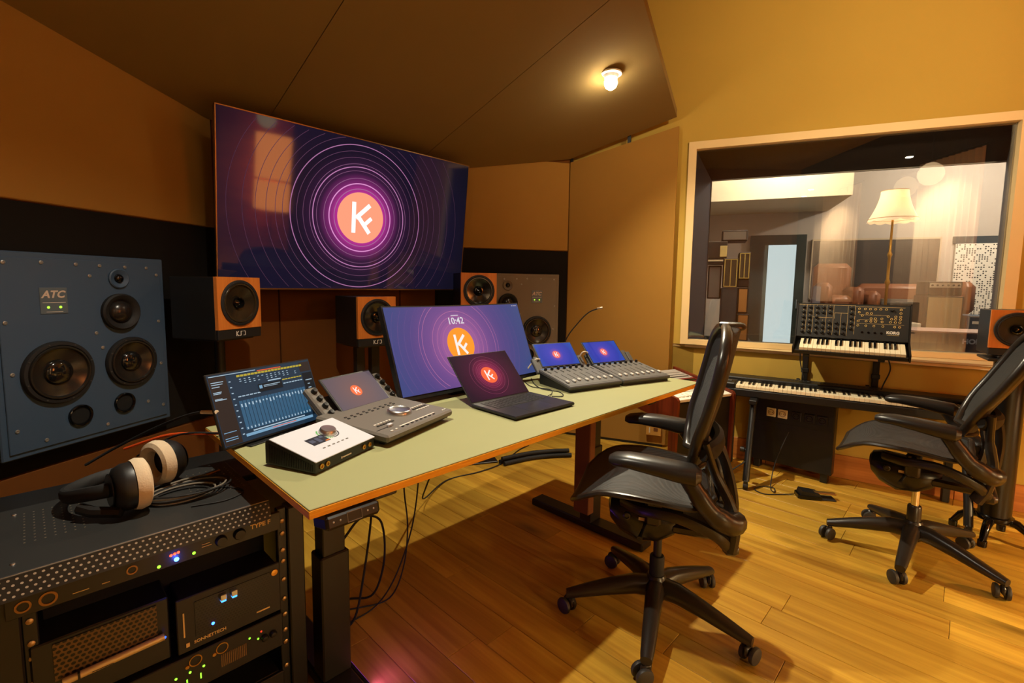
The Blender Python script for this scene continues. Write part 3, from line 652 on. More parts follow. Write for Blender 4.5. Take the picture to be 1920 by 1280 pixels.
# ------------------------------------------------------------------ laptop
lp = thing('laptop', 'open dark grey laptop in the middle of the desk', 'laptop', (1.154, 1.329, DZ), radians(-1.8))
LW, LD_, LH = 0.322, 0.228, 0.2275
SPACE = mat('space grey aluminium', rgb(44, 42, 44), 0.34, metal=0.55)
MB().cbox(0, LW, -LD_-0.012, 0.0, 0.0035, 0.0155, 0.0035).build('base', SPACE, lp)
MB().cbox(0.02, 0.05, -LD_, -LD_+0.02, 0, 0.0036, 0.001).cbox(LW-0.05, LW-0.02, -LD_, -LD_+0.02, 0, 0.0036, 0.001).cbox(0.02, 0.05, -0.03, -0.01, 0, 0.0036, 0.001).cbox(LW-0.05, LW-0.02, -0.03, -0.01, 0, 0.0036, 0.001).build('feet', RUB, lp)
MB().box(0.028, LW-0.028, -0.118, -0.018, 0.0151, 0.0158).build('keyboard_well', mat('keyboard black', rgb(12, 12, 13), 0.5), lp)
km = MB().cbox(0, 0.0158, -0.0145, 0, 0.0, 0.0012, 0.0008).mesh('key', [mat('key cap black', rgb(20, 20, 21), 0.4)])
km_space = MB().cbox(0, 0.086, -0.0145, 0, 0.0, 0.0012, 0.0008).mesh('space_bar', [MATS['key cap black']])
for row in range(6):
    for c in range(14):
        if row == 5 and 4 <= c <= 8:
            if c == 4: share('space_bar', km_space, lp, (0.031+c*0.0187, -0.021-row*0.0162, 0.0158))
            continue
        share('key', km, lp, (0.031+c*0.0187, -0.021-row*0.0162, 0.0158))
MB().box(0.095, LW-0.095, -LD_+0.004, -0.128, 0.0154, 0.0158).build('trackpad', mat('trackpad', rgb(52, 50, 52), 0.28, metal=0.5), lp)
MLp = T(0, -0.004, 0.013) @ RX(radians(-43.7))
MB(MLp).cbox(0, LW-0.006, 0.0, 0.005, 0, LH, 0.002).build('lid', SPACE, lp)
LAPM = radial_screen('laptop picture', 0.155, 0.113, [(0.0, (0.5, 0.03, 0.1, 1)), (0.05, (0.22, 0.015, 0.07, 1)), (0.085, (0.06, 0.008, 0.035, 1)), (0.16, (0.02, 0.006, 0.022, 1)), (0.25, (0.012, 0.005, 0.016, 1))], 0.9, rough=0.12)
ls = screen_quad('screen', LW-0.014, LH-0.012, LAPM, lp, MLp @ T(0.004, 0, 0.008), y=-0.0008)
ML2 = MLp @ T(0.004, 0, 0.008)
for r in (0.046, 0.053, 0.061, 0.075, 0.092): flat(ring_polys(0.151, 0.107, r, 0.00045, 64), -0.0013, ML2, (0, LW-.014, 0, LH-.012)).build('glowing_ring', glow('laptop ring', (0.4, 0.05, 0.14, 1), 0.7), ls)
flat([disc_pts(0.039, 48, 0.151, 0.107)], -0.0015, ML2).build('round_emblem', glow('laptop emblem', (1.0, 0.12, 0.025, 1), 0.95), ls)
flat(mark_polys(0.151, 0.107, 0.04), -0.0018, ML2).build('emblem_letter', MATS['white letter'], ls)

# ------------------------------------------------------------------ portable screen with mixer software
pm = thing('portable_monitor', 'thin portable monitor at the desk end showing mixing software with many faders', 'monitor', (0.357, 1.42, DZ), radians(19.3))
pw_, ph_ = 0.343, 0.2015; MPm = T(0, 0, 0.014) @ RX(radians(-20.1))
MB(MPm).cbox(-0.004, pw_+0.004, 0, 0.008, -0.006, ph_+0.004, 0.002).build('casing', BLK, pm)
flatm = glow('mixer background', (0.012, 0.030, 0.055, 1), 1.0)
ps = screen_quad('screen', pw_, ph_, flatm, pm, MPm, y=-0.0006)
W1 = pw_
def rq(x0, x1, z0, z1): return [(x0, z0), (x1, z0), (x1, z1), (x0, z1)]
G = {'mixer blue': ((0.035, 0.12, 0.22, 1), []), 'mixer pale': ((0.45, 0.6, 0.72, 1), []), 'mixer yellow': ((0.55, 0.42, 0.04, 1), []), 'mixer red': ((0.9, 0.12, 0.03, 1), []), 'mixer dark': ((0.004, 0.007, 0.012, 1), []), 'mixer brown': ((0.03, 0.017, 0.014, 1), []), 'mixer sky': ((0.22, 0.42, 0.62, 1), [])}
random.seed(11)
G['mixer brown'][1].append(rq(0.002, 0.052, 0.002, 0.195)); G['mixer brown'][1].append(rq(0.300, 0.341, 0.165, 0.196))
G['mixer dark'][1].append(rq(0.303, 0.341, 0.02, 0.160))
for k in range(20): G['mixer yellow'][1].append(rq(0.083+k*0.0114, 0.083+k*0.0114+0.0098, 0.184, 0.190))
G['mixer red'][1].append(rq(0.150, 0.232, 0.1915, 0.1945)); G['mixer pale'][1].append(rq(0.004, 0.145, 0.1955, 0.1975))
for k in range(14):
    for r_ in range(3):
        if random.random() < 0.7: G['mixer pale'][1].append(rq(0.088+k*0.0145, 0.088+k*0.0145+0.006, 0.176-r_*0.006, 0.178-r_*0.006))
for k in range(7): G['mixer yellow'][1].append(rq(0.226+k*0.0106, 0.226+k*0.0106+0.009, 0.150, 0.1535))
for k in range(7): G['mixer pale'][1].append(rq(0.226+k*0.0106, 0.226+k*0.0106+0.0085, 0.138, 0.141))
for k in range(6): G['mixer pale'][1].append(rq(0.072+k*0.0122, 0.072+k*0.0122+0.0095, 0.126, 0.129))
G['mixer pale'][1].append(rq(0.176, 0.222, 0.1555, 0.159))
for k in range(20):
    x = 0.071+k*0.0115; G['mixer blue'][1].append(rq(x, x+0.0098, 0.030, 0.115)); G['mixer dark'][1].append(rq(x+0.0035, x+0.0062, 0.040, 0.108))
    G['mixer pale'][1].append(rq(x+0.0028, x+0.007, 0.098+random.uniform(-.004, .004), 0.106)); G['mixer pale'][1].append(rq(x+0.0032, x+0.0066, 0.032, 0.038))
G['mixer dark'][1].append(rq(0.140, 0.222, 0.128, 0.152)); G['mixer sky'][1].append(rq(0.1435, 0.1535, 0.138, 0.148)); G['mixer pale'][1].append(rq(0.158, 0.215, 0.1445, 0.1465)); G['mixer pale'][1].append(rq(0.158, 0.205, 0.1405, 0.142))
G['mixer sky'][1].append(rq(0.066, 0.30, 0.012, 0.020)); G['mixer pale'][1].append(rq(0.09, 0.27, 0.0225, 0.026)); G['mixer red'][1].append(rq(0.15, 0.235, 0.0155, 0.0175))
for z in (0.178, 0.172, 0.165, 0.150, 0.146, 0.131, 0.128): G['mixer pale'][1].append(rq(0.006, 0.006+random.uniform(.02, .036), z, z+0.0022))
for z in (0.036, 0.02, 0.014): G['mixer sky'][1].append(rq(0.006, 0.042, z, z+0.002))
for k in range(10): G['mixer pale'][1].append(rq(0.056, 0.062, 0.02+k*0.017, 0.023+k*0.017))
for k in range(9): G['mixer pale'][1].append(rq(0.306+random.uniform(0, .01), 0.320+random.uniform(0, .018), 0.03+k*0.013, 0.0325+k*0.013))
for k in range(4): G['mixer sky'][1].append(rq(0.326, 0.338, 0.062+k*0.009, 0.067+k*0.009))
mb = MB(MPm); mats_ = []
order = ['mixer brown', 'mixer dark', 'mixer blue', 'mixer sky', 'mixer yellow', 'mixer red', 'mixer pale']
for i, k in enumerate(order):
    c, polys = G[k]; mats_.append(glow(k, c, 0.85)); mb.mi = i
    for p in polys:
        dep = -0.001-0.0002*i - (0.0012 if (k == 'mixer dark' and p[0][0] == 0.140) else 0) - (0.0009 if (p[0][0] in (0.1435, 0.158)) else 0)
        mb.add([(x, dep, z) for x, z in p], [tuple(range(4))])
mb.build('mixer_graphics', mats_, ps)
MB().tube([(0.05, 0.03, 0.012), (0.29, 0.03, 0.012)], 0.009, 10).build('stand_bar', BLK, pm, True)
MB().cbox(0.06, 0.28, -0.02, 0.115, 0, 0.004, 0.001).cbox(0.08, 0.26, 0.02, 0.045, 0.003, 0.02, 0.002).build('stand_plate', BLK, pm)

# ------------------------------------------------------------------ audio interface
ai = thing('audio_interface', 'wedge shaped silver audio interface with a big round knob', 'audio interface', (0.466, 1.103, DZ), radians(21.8))
iw, idp = 0.216, 0.165
pr = [(0.0, 0.004), (0.0, 0.030), (idp-0.012, 0.066), (idp-0.004, 0.064), (idp, 0.056), (idp, 0.004)]
MY = Matrix(((0, 0, 1, 0), (1, 0, 0, 0), (0, 1, 0, 0), (0, 0, 0, 1)))   # profile (y,z) extruded along x
MB().prism(pr, 0.0, iw, MY).build('body', mat('dark interface body', rgb(30, 30, 28), 0.45), ai)
ang = math.atan2(0.036, idp-0.012); MTp = T(0, 0, 0.0305) @ RX(ang)
MB(MTp).cbox(-0.001, iw+0.001, -0.002, 0.156, 0.0, 0.003, 0.001).build('top_plate', SILV, ai)
MK = MTp @ T(0.135, 0.094, 0.003)
kb = MB(MK).lathe([(0.024, 0), (0.024, 0.004), (0.021, 0.012), (0.019, 0.014), (0, 0.0145)], 40).build('level_knob', ALU, ai, True)
arc = []
for k in range(26):
    a0 = radians(-235+k*11); a1 = a0+radians(8); arc.append(([(r*cos(a_), r*sin(a_)) for r, a_ in ((0.0265, a0), (0.0305, a0), (0.0305, a1), (0.0265, a1))], k))
mg = MB(MK); mg.add([(x, y, 0.0003) for p, k in arc for x, y in p if k < 12], [tuple(range(4*i, 4*i+4)) for i in range(12)])
mg.build('green_level_ring', glow('green level light', (0.12, 0.7, 0.06, 1), 0.7), ai)
mg = MB(MK); mg.add([(x, y, 0.0003) for p, k in arc for x, y in p if k >= 12], [tuple(range(4*i, 4*i+4)) for i in range(14)])
mg.build('unlit_level_ring', BLKG, ai)
MB(MTp).box(0.055, 0.112, 0.060, 0.096, 0.0031, 0.0035).build('meter_display', glow('small meter display', (0.03, 0.025, 0.03, 1), 1.0), ai)
mg = MB(MTp)
for (x0, x1, y0, y1) in ((0.060, 0.074, 0.072, 0.086), (0.080, 0.092, 0.066, 0.090), (0.096, 0.108, 0.082, 0.092)): mg.box(x0, x1, y0, y1, 0.0035, 0.0037)
mg.build('meter_bars', glow('meter bars', (0.10, 0.10, 0.13, 1), 1), ai)
MB(MTp).box(0.098, 0.112, 0.062, 0.066, 0.0035, 0.0037).build('meter_peak', glow('meter peak', (0.9, 0.2, 0.02, 1), 1), ai)
for k in range(6): MB(MTp).cbox(0.062+k*0.0165, 0.070+k*0.0165, 0.036, 0.040, 0.003, 0.0042, 0.0005).build('button', MGREY, ai)
for k, x in enumerate((0.012, 0.032, 0.166, 0.190)): MB(T(x+0.006, -0.0005, 0.0165) @ FRONT).lathe([(0.0065, 0), (0.0065, 0.0025), (0.0035, 0.003), (0.0035, 0.0005), (0, 0.0005)], 16).build('jack_socket', BRASS if k % 2 == 0 or k == 3 else BRASS, ai, True)
MB().box(0.093, 0.123, -0.0008, 0, 0.0135, 0.0165).box(0.086, 0.090, -0.0008, 0, 0.0125, 0.0175).build('maker_mark', WPRINT, ai)
for k in range(34): pass
gr = MB()
for k in range(26): gr.box(-0.0012, 0.0, 0.010+k*0.0056, 0.0125+k*0.0056, 0.008, 0.024+k*0.0013)
gr.build('side_ribs', mat('rib black', rgb(20, 20, 19), 0.5), ai)
for x in (0.02, iw-0.02):
    for y in (0.02, idp-0.02): MB(T(x, y, 0)).lathe([(0.008, 0), (0.008, 0.0042)], 12, cap=True).build('rubber_foot', RUB, ai)

# ------------------------------------------------------------------ jog controller with tablet
dc = thing('edit_controller', 'grey edit controller with silver jog wheel and tablet arms', 'controller', (0.690, 1.150, DZ), radians(18.6))
dw, dd = 0.335, 0.285
MDk = T(0, 0, 0.010) @ RX(radians(4.0))
DKG = mat('controller grey', rgb(104, 98, 90), 0.5)
MB(MDk).cbox(0, dw, 0, dd, 0.004, 0.026, 0.006).build('body', DKG, dc)
MB(MDk).cbox(0.01, dw-0.01, 0.012, dd-0.01, -0.004, 0.005, 0.003).build('underside', BLK, dc)
MB().cbox(0.02, dw-0.02, 0.03, 0.05, 0, 0.012, 0.002).cbox(0.02, dw-0.02, 0.23, 0.26, 0, 0.024, 0.002).build('feet', RUB, dc)
jz = 0.026
MB(MDk @ T(0.190, 0.115, jz)).lathe([(0.040, 0), (0.040, 0.006), (0.036, 0.012), (0.034, 0.013), (0.030, 0.010), (0.008, 0.009), (0, 0.009)], 40).build('jog_wheel', ALU, dc, True)
bm_ = MB().cbox(-0.0045, 0.0045, -0.003, 0.003, 0, 0.003, 0.0008)
bl_ = bm_.mesh('button', [mat('button white', rgb(205, 200, 190), 0.45)]); bd_ = bm_.mesh('button', [BLK])
def on_deck(nm, me, x, y):
    v = MDk @ Vector((x, y, jz-0.0005)); return share(nm, me, dc, tuple(v), (radians(4.0), 0, 0))
for k in range(8): on_deck('button', bd_, 0.090+k*0.0225, 0.020); 
for r_ in range(2):
    for k in range(6): on_deck('button', bl_ if r_ else bd_, 0.045+k*0.013, 0.075+r_*0.013)
for r_ in range(3):
    for k in range(6): on_deck('button', bl_ if r_ != 1 else bd_, 0.245+k*0.0125, 0.085+r_*0.014)
for r_ in range(2):
    for k in range(9): on_deck('button', bd_, 0.045+k*0.026, 0.190+r_*0.014)
for k in range(2): on_deck('button', bl_, 0.04+k*0.02, 0.02); on_deck('button', bl_, 0.30+k*0.013, 0.02)
MB(MDk).box(0.085, 0.262, 0.0265, 0.031, jz-0.0005, jz+0.0008).build('white_strip', WPRINT, dc)
MB(MDk).box(0.012, 0.085, 0.050, 0.053, jz-0.0005, jz+0.0006).build('fader_slot', BLK, dc)
MB(MDk).cbox(0.058, 0.076, 0.046, 0.057, jz, jz+0.009, 0.002).build('fader_cap', SILV, dc)
# arms to the sides of the tablet with knobs
Marm = T(0, 0.262, 0.034) @ RX(radians(-50+90))      # y runs up the slope
for sx in (0, 1):
    x0 = 0.030 if sx == 0 else dw-0.012
    a_ = MB(Marm).cbox(x0, x0+0.046, 0.0, 0.135, -0.014, 0.008, 0.005).build('tablet_arm', DKG, dc)
    for k in range(4): MB(Marm @ T(x0+0.023, 0.02+k*0.031, 0.008)).lathe([(0.010, 0), (0.010, 0.004), (0.0075, 0.013), (0, 0.0135)], 18).build('knob', BLK, a_, True)
MB(Marm).cbox(0.03, dw+0.03, 0.0, 0.10, -0.020, -0.010, 0.003).cbox(0.14, dw-0.07, -0.004, 0.004, -0.012, 0.011, 0.002).build('tablet_rest', DKG, dc)
def tablet(label, loc, rz, w_, h_, tilt, stops, disc, ringcol, strength=0.9):
    t = thing('tablet', label, 'tablet', loc, rz, 'tablets leaning on the controllers'); M = RX(-tilt)
    MB(M).cbox(-0.007, w_+0.007, 0.0, 0.007, -0.007, h_+0.007, 0.0025).build('casing', BLK, t)
    m = radial_screen('tablet picture '+label[:12], w_*0.48, h_*0.48, stops, strength, rough=0.5, spec=0.06)
    s_ = screen_quad('screen', w_, h_, m, t, M, y=-0.0006)
    flat([disc_pts(0.0225, 36, w_*0.48, h_*0.48)], -0.0011, M).build('round_emblem', glow('tablet emblem '+disc, {'orange': (1.0, 0.16, 0.04, 1), 'pink': (0.95, 0.16, 0.14, 1)}[disc], 0.95), s_)
    flat(mark_polys(w_*0.48, h_*0.48, 0.0225), -0.0014, M).build('emblem_letter', MATS['white letter'], s_)
    return t
st = [(0, (0.26, 0.10, 0.09, 1)), (0.035, (0.20, 0.11, 0.11, 1)), (0.11, (0.14, 0.10, 0.12, 1)), (0.2, (0.11, 0.10, 0.14, 1))]
tablet('tablet with a pinkish grey screen on the jog wheel controller', (0.693, 1.420, 0.794), radians(17.4), 0.215, 0.131, radians(47.2), st, 'orange', None)
st = [(0, (0.4, 0.1, 0.3, 1)), (0.04, (0.06, 0.06, 0.5, 1)), (0.09, (0.03, 0.05, 0.42, 1)), (0.14, (0.02, 0.10, 0.5, 1))]
tablet('blue screened tablet on the fader console nearer the wide monitor', (1.736, 1.472, 0.814), radians(-15.7), 0.226, 0.132, radians(43.6), st, 'pink', None)
tablet('blue screened tablet on the fader console nearer the window', (2.011, 1.367, 0.814), radians(-14.2), 0.222, 0.132, radians(45), st, 'pink', None)

# ------------------------------------------------------------------ fader consoles
CONG = mat('console grey', rgb(70, 68, 66), 0.48); CONL = mat('console panel', rgb(84, 82, 79), 0.5)
fcap = MB().cbox(-0.0055, 0.0055, -0.011, 0.011, 0, 0.009, 0.0025).mesh('fader_cap', [mat('fader cap silver', rgb(206, 202, 194), 0.35)])
knb = MB().lathe([(0.0075, 0), (0.0075, 0.006), (0.006, 0.013), (0, 0.0135)], 16).mesh('knob', [BLK]); 
btn = MB().cbox(-0.004, 0.004, -0.0025, 0.0025, 0, 0.002, 0.0006).mesh('button', [mat('small dark button', rgb(40, 39, 38), 0.5)])
slot = MB().box(-0.001, 0.001, -0.05, 0.05, 0, 0.0007).mesh('fader_slot', [BLKG])
def console(label, loc, rz, wd):
    t = thing('fader_console', label, 'fader console', loc, rz, 'fader consoles on the desk'); dp = 0.245
    M = T(0, 0, 0.012) @ RX(radians(9.5))
    MB(M).cbox(0, wd, 0, dp, 0.0, 0.016, 0.004).build('body', CONG, t)
    MB(M).box(0.004, wd-0.004, 0.018, dp-0.005, 0.016, 0.0166).build('top_panel', CONL, t)
    MB().add([(0.006, 0.01, 0), (wd-0.006, 0.01, 0), (wd-0.006, dp-0.01, 0), (0.006, dp-0.01, 0), (0.006, 0.01, 0.016), (wd-0.006, 0.01, 0.016), (wd-0.006, dp-0.01, 0.0535), (0.006, dp-0.01, 0.0535)],
             [(0, 1, 2, 3), (4, 5, 6, 7), (0, 1, 5, 4), (1, 2, 6, 5), (2, 3, 7, 6), (3, 0, 4, 7)]).build('underside', BLK, t)
    random.seed(int(wd*1000)+int(loc[0]*100))
    for k in range(8):
        x = 0.025+k*(wd-0.05)/7
        for nm, me, y, zz in (('knob', knb, 0.222, 0.0166), ('button', btn, 0.200, 0.0166), ('button', btn, 0.190, 0.0166), ('button', btn, 0.18, 0.0166), ('fader_slot', slot, 0.100, 0.0167)):
            share(nm, me, t, tuple(M @ Vector((x, y, zz))), (radians(9.5), 0, 0))
        share('fader_cap', fcap, t, tuple(M @ Vector((x, 0.052+random.uniform(0, 0.012), 0.017))), (radians(9.5), 0, 0))
    # blue meter strip and tablet shelf
    MB(M).box(0.012, wd*0.55, 0.232, 0.242, 0.0166, 0.0172).build('meter_strip', glow('blue meter strip', (0.12, 0.25, 0.5, 1), 0.6), t)
    Ms = T(0, dp+0.004, 0.056) @ RX(radians(45))
    MB(Ms).cbox(0.02, wd-0.02, 0, 0.09, -0.014, -0.004, 0.002).build('tablet_rest', CONG, t)
    for x0 in (0.0, wd-0.028): MB(Ms).cbox(x0, x0+0.026, -0.01, 0.075, -0.014, 0.003, 0.003).build('side_cheek', CONG, t)
    return t
console('grey eight fader console nearer the wide monitor', (1.625, 1.222, DZ), radians(-13.8), 0.312)
console('grey eight fader console nearer the red brown gear cabinet', (1.934, 1.145, DZ), radians(-17.0), 0.305)

# gooseneck microphone
g = thing('gooseneck_microphone', 'thin black gooseneck microphone rising behind the fader consoles', 'microphone', (2.06, 1.60, DZ))
MB().lathe([(0.024, 0), (0.024, 0.008), (0.01, 0.02), (0.006, 0.03)], 20, cap=True).build('base', BLK, g, True)
pts = smoothpts([(0, 0, 0.02), (0.0, 0.0, 0.12), (0.008, -0.02, 0.19), (0.03, -0.075, 0.27), (0.05, -0.125, 0.325), (0.06, -0.185, 0.35)], 6)
MB().tube(pts, 0.0032, 8).build('neck', BLK, g, True)
MB(T(0.06, -0.185, 0.35) @ RZ(radians(-72)) @ RY(radians(82))).lathe([(0.0045, -0.012), (0.005, 0.0), (0.0055, 0.012), (0.004, 0.016), (0, 0.0165)], 12).build('capsule', mat('capsule metal', rgb(190, 170, 140), 0.3, metal=0.8), g, True)

# ------------------------------------------------------------------ cables on the desk and under it
def cable(label, ctrl, r, m, n=8, sides=7, name='cable'):
    o = MB().tube(smoothpts(ctrl, n), r, sides).build(name, m, None, True); return tag(o, label, 'cable', None)
WCAB = mat('white cable', rgb(214, 200, 176), 0.5); OCAB = mat('orange cable', rgb(235, 84, 24), 0.5)
cable('thin black cables looping from the laptop behind the fader console', [(1.50, 1.22, 0.748), (1.56, 1.21, 0.742), (1.61, 1.27, 0.742), (1.60, 1.36, 0.743), (1.66, 1.46, 0.742), (1.74, 1.55, 0.743)], 0.0022, RUB)
cable('black cable curling beside the laptop hinge', [(1.50, 1.24, 0.748), (1.56, 1.27, 0.743), (1.62, 1.33, 0.742), (1.60, 1.42, 0.743), (1.66, 1.52, 0.742)], 0.002, RUB)
cable('white plug and cable at the tablet of the nearer console', [(1.745, 1.50, 0.845), (1.715, 1.505, 0.845), (1.69, 1.53, 0.80), (1.68, 1.56, 0.743)], 0.0035, WCAB)
cable('white plug and cable at the tablet by the window', [(2.012, 1.405, 0.865), (1.985, 1.42, 0.865), (1.975, 1.46, 0.80), (1.97, 1.50, 0.743)], 0.0035, WCAB)
cable('black cable lying between portable monitor and silver interface', [(0.50, 1.44, 0.7425), (0.56, 1.36, 0.7425), (0.60, 1.33, 0.7425), (0.66, 1.34, 0.7425)], 0.0025, RUB)
cable('black cable running behind the silver interface', [(0.47, 1.46, 0.7425), (0.55, 1.34, 0.7425), (0.57, 1.285, 0.7425)], 0.003, RUB)
cable('black cable crossing behind the silver interface', [(0.52, 1.48, 0.7425), (0.60, 1.37, 0.7425), (0.64, 1.30, 0.7425)], 0.003, RUB)
cable('black cable with pale plug rising from the rack to the portable monitor', [(0.10, 1.86, 0.652), (0.17, 1.82, 0.70), (0.25, 1.70, 0.77), (0.31, 1.55, 0.83), (0.345, 1.465, 0.847)], 0.004, RUB)
MBp = MB().tube([(0.325, 1.505, 0.842), (0.349, 1.452, 0.848)], [0.005, 0.006], 10); tag(MBp.build('cable_plug', WCAB, None, True), 'pale cable plug at the side of the portable monitor', 'plug')
cable('orange network cable behind the portable monitor', [(0.20, 1.93, 0.66), (0.29, 1.78, 0.72), (0.36, 1.62, 0.747), (0.45, 1.56, 0.745), (0.56, 1.53, 0.744)], 0.0045, OCAB)
cable('thin black cable crossing the orange one behind the desk end', [(0.22, 1.84, 0.655), (0.30, 1.68, 0.742), (0.40, 1.58, 0.75), (0.52, 1.55, 0.745)], 0.003, RUB)
# under the desk
cable('black cable hanging from the desk to the floor near the leg', [(0.80, 1.42, 0.71), (0.79, 1.42, 0.45), (0.765, 1.44, 0.2), (0.74, 1.47, 0.03), (0.68, 1.5, 0.006), (0.62, 1.56, 0.005)], 0.004, RUB)
cable('thin black cable hanging in a loop below the desk', [(0.88, 1.36, 0.71), (0.89, 1.38, 0.5), (0.93, 1.42, 0.32), (0.93, 1.45, 0.15), (0.90, 1.5, 0.02), (0.80, 1.55, 0.005), (0.70, 1.62, 0.005)], 0.0028, RUB)
cable('pair to the thin black cable hanging below the desk', [(0.94, 1.36, 0.71), (0.95, 1.38, 0.5), (0.945, 1.42, 0.3), (0.90, 1.46, 0.12), (0.84, 1.50, 0.015), (0.72, 1.5, 0.005)], 0.0028, RUB)
cable('black cable sagging across under the desk towards the leg', [(0.64, 1.33, 0.42), (0.74, 1.40, 0.43), (0.84, 1.45, 0.36), (0.88, 1.50, 0.18), (0.86, 1.55, 0.03), (0.80, 1.62, 0.005)], 0.004, RUB)
cable('black cable snaking over the lit floor under the desk', [(1.30, 1.70, 0.45), (1.32, 1.85, 0.22), (1.45, 2.05, 0.05), (1.75, 2.24, 0.006), (1.99, 2.20, 0.006), (2.19, 2.205, 0.006), (2.45, 2.30, 0.006), (2.6, 2.33, 0.006)], 0.004, RUB)
for i, (dy, dz, lb) in enumerate(((0, 0, 'thick black cable at the front of the bundle below the desk'), (0.045, 0.0, 'thick black cable at the back of the bundle below the desk'), (0.0225, 0.0265, 'thick black cable on top of the bundle below the desk'))):
    cable(lb, [(2.18, 2.17+dy, 0.016+dz), (2.38, 2.12+dy, 0.016+dz), (2.52, 2.05+dy, 0.016+dz), (2.64, 1.96+dy, 0.016+dz)], 0.015, RUB, sides=10)
# ------------------------------------------------------------------ mesh office chairs
def mesh_fabric(name, col, sheen=0.35):
    m = bpy.data.materials.new(name); m.use_nodes = True; nt = m.node_tree; N = nt.nodes; L = nt.links.new
    b = N['Principled BSDF']; b.inputs['Base Color'].default_value = col; b.inputs['Roughness'].default_value = 0.55
    b.inputs['Sheen Weight'].default_value = sheen
    tc = N.new('ShaderNodeTexCoord'); wv = N.new('ShaderNodeTexWave'); wv.inputs['Scale'].default_value = 110; wv.bands_direction = 'Z'
    wx = N.new('ShaderNodeTexWave'); wx.inputs['Scale'].default_value = 110; wx.bands_direction = 'X'
    L(tc.outputs['Object'], wv.inputs['Vector']); L(tc.outputs['Object'], wx.inputs['Vector'])
    mx = N.new('ShaderNodeMath'); mx.operation = 'MULTIPLY'; L(wv.outputs['Fac'], mx.inputs[0]); L(wx.outputs['Fac'], mx.inputs[1])
    bp = N.new('ShaderNodeBump'); bp.inputs['Strength'].default_value = 0.5; bp.inputs['Distance'].default_value = 0.002; L(mx.outputs[0], bp.inputs['Height']); L(bp.outputs[0], b.inputs['Normal'])
    MATS[name] = m; return m
WEAVE = mesh_fabric('black woven mesh', rgb(27, 26, 24), 0.12)
CHF = mat('graphite chair frame', rgb(40, 34, 29), 0.3, spec=0.5)
CHA = mat('chair arm pad', rgb(36, 34, 32), 0.34, spec=0.45)
def ellipse_ring(c, ax, ay, rx, ry, n=14, p=2.4):
    out = []
    for k in range(n):
        q = 2*pi*k/n; cx_, sy_ = cos(q), sin(q)
        x = abs(cx_)**(2/p)*(1 if cx_ >= 0 else -1)*rx; y = abs(sy_)**(2/p)*(1 if sy_ >= 0 else -1)*ry
        out.append(Vector(c)+Vector(ax)*x+Vector(ay)*y)
    return out
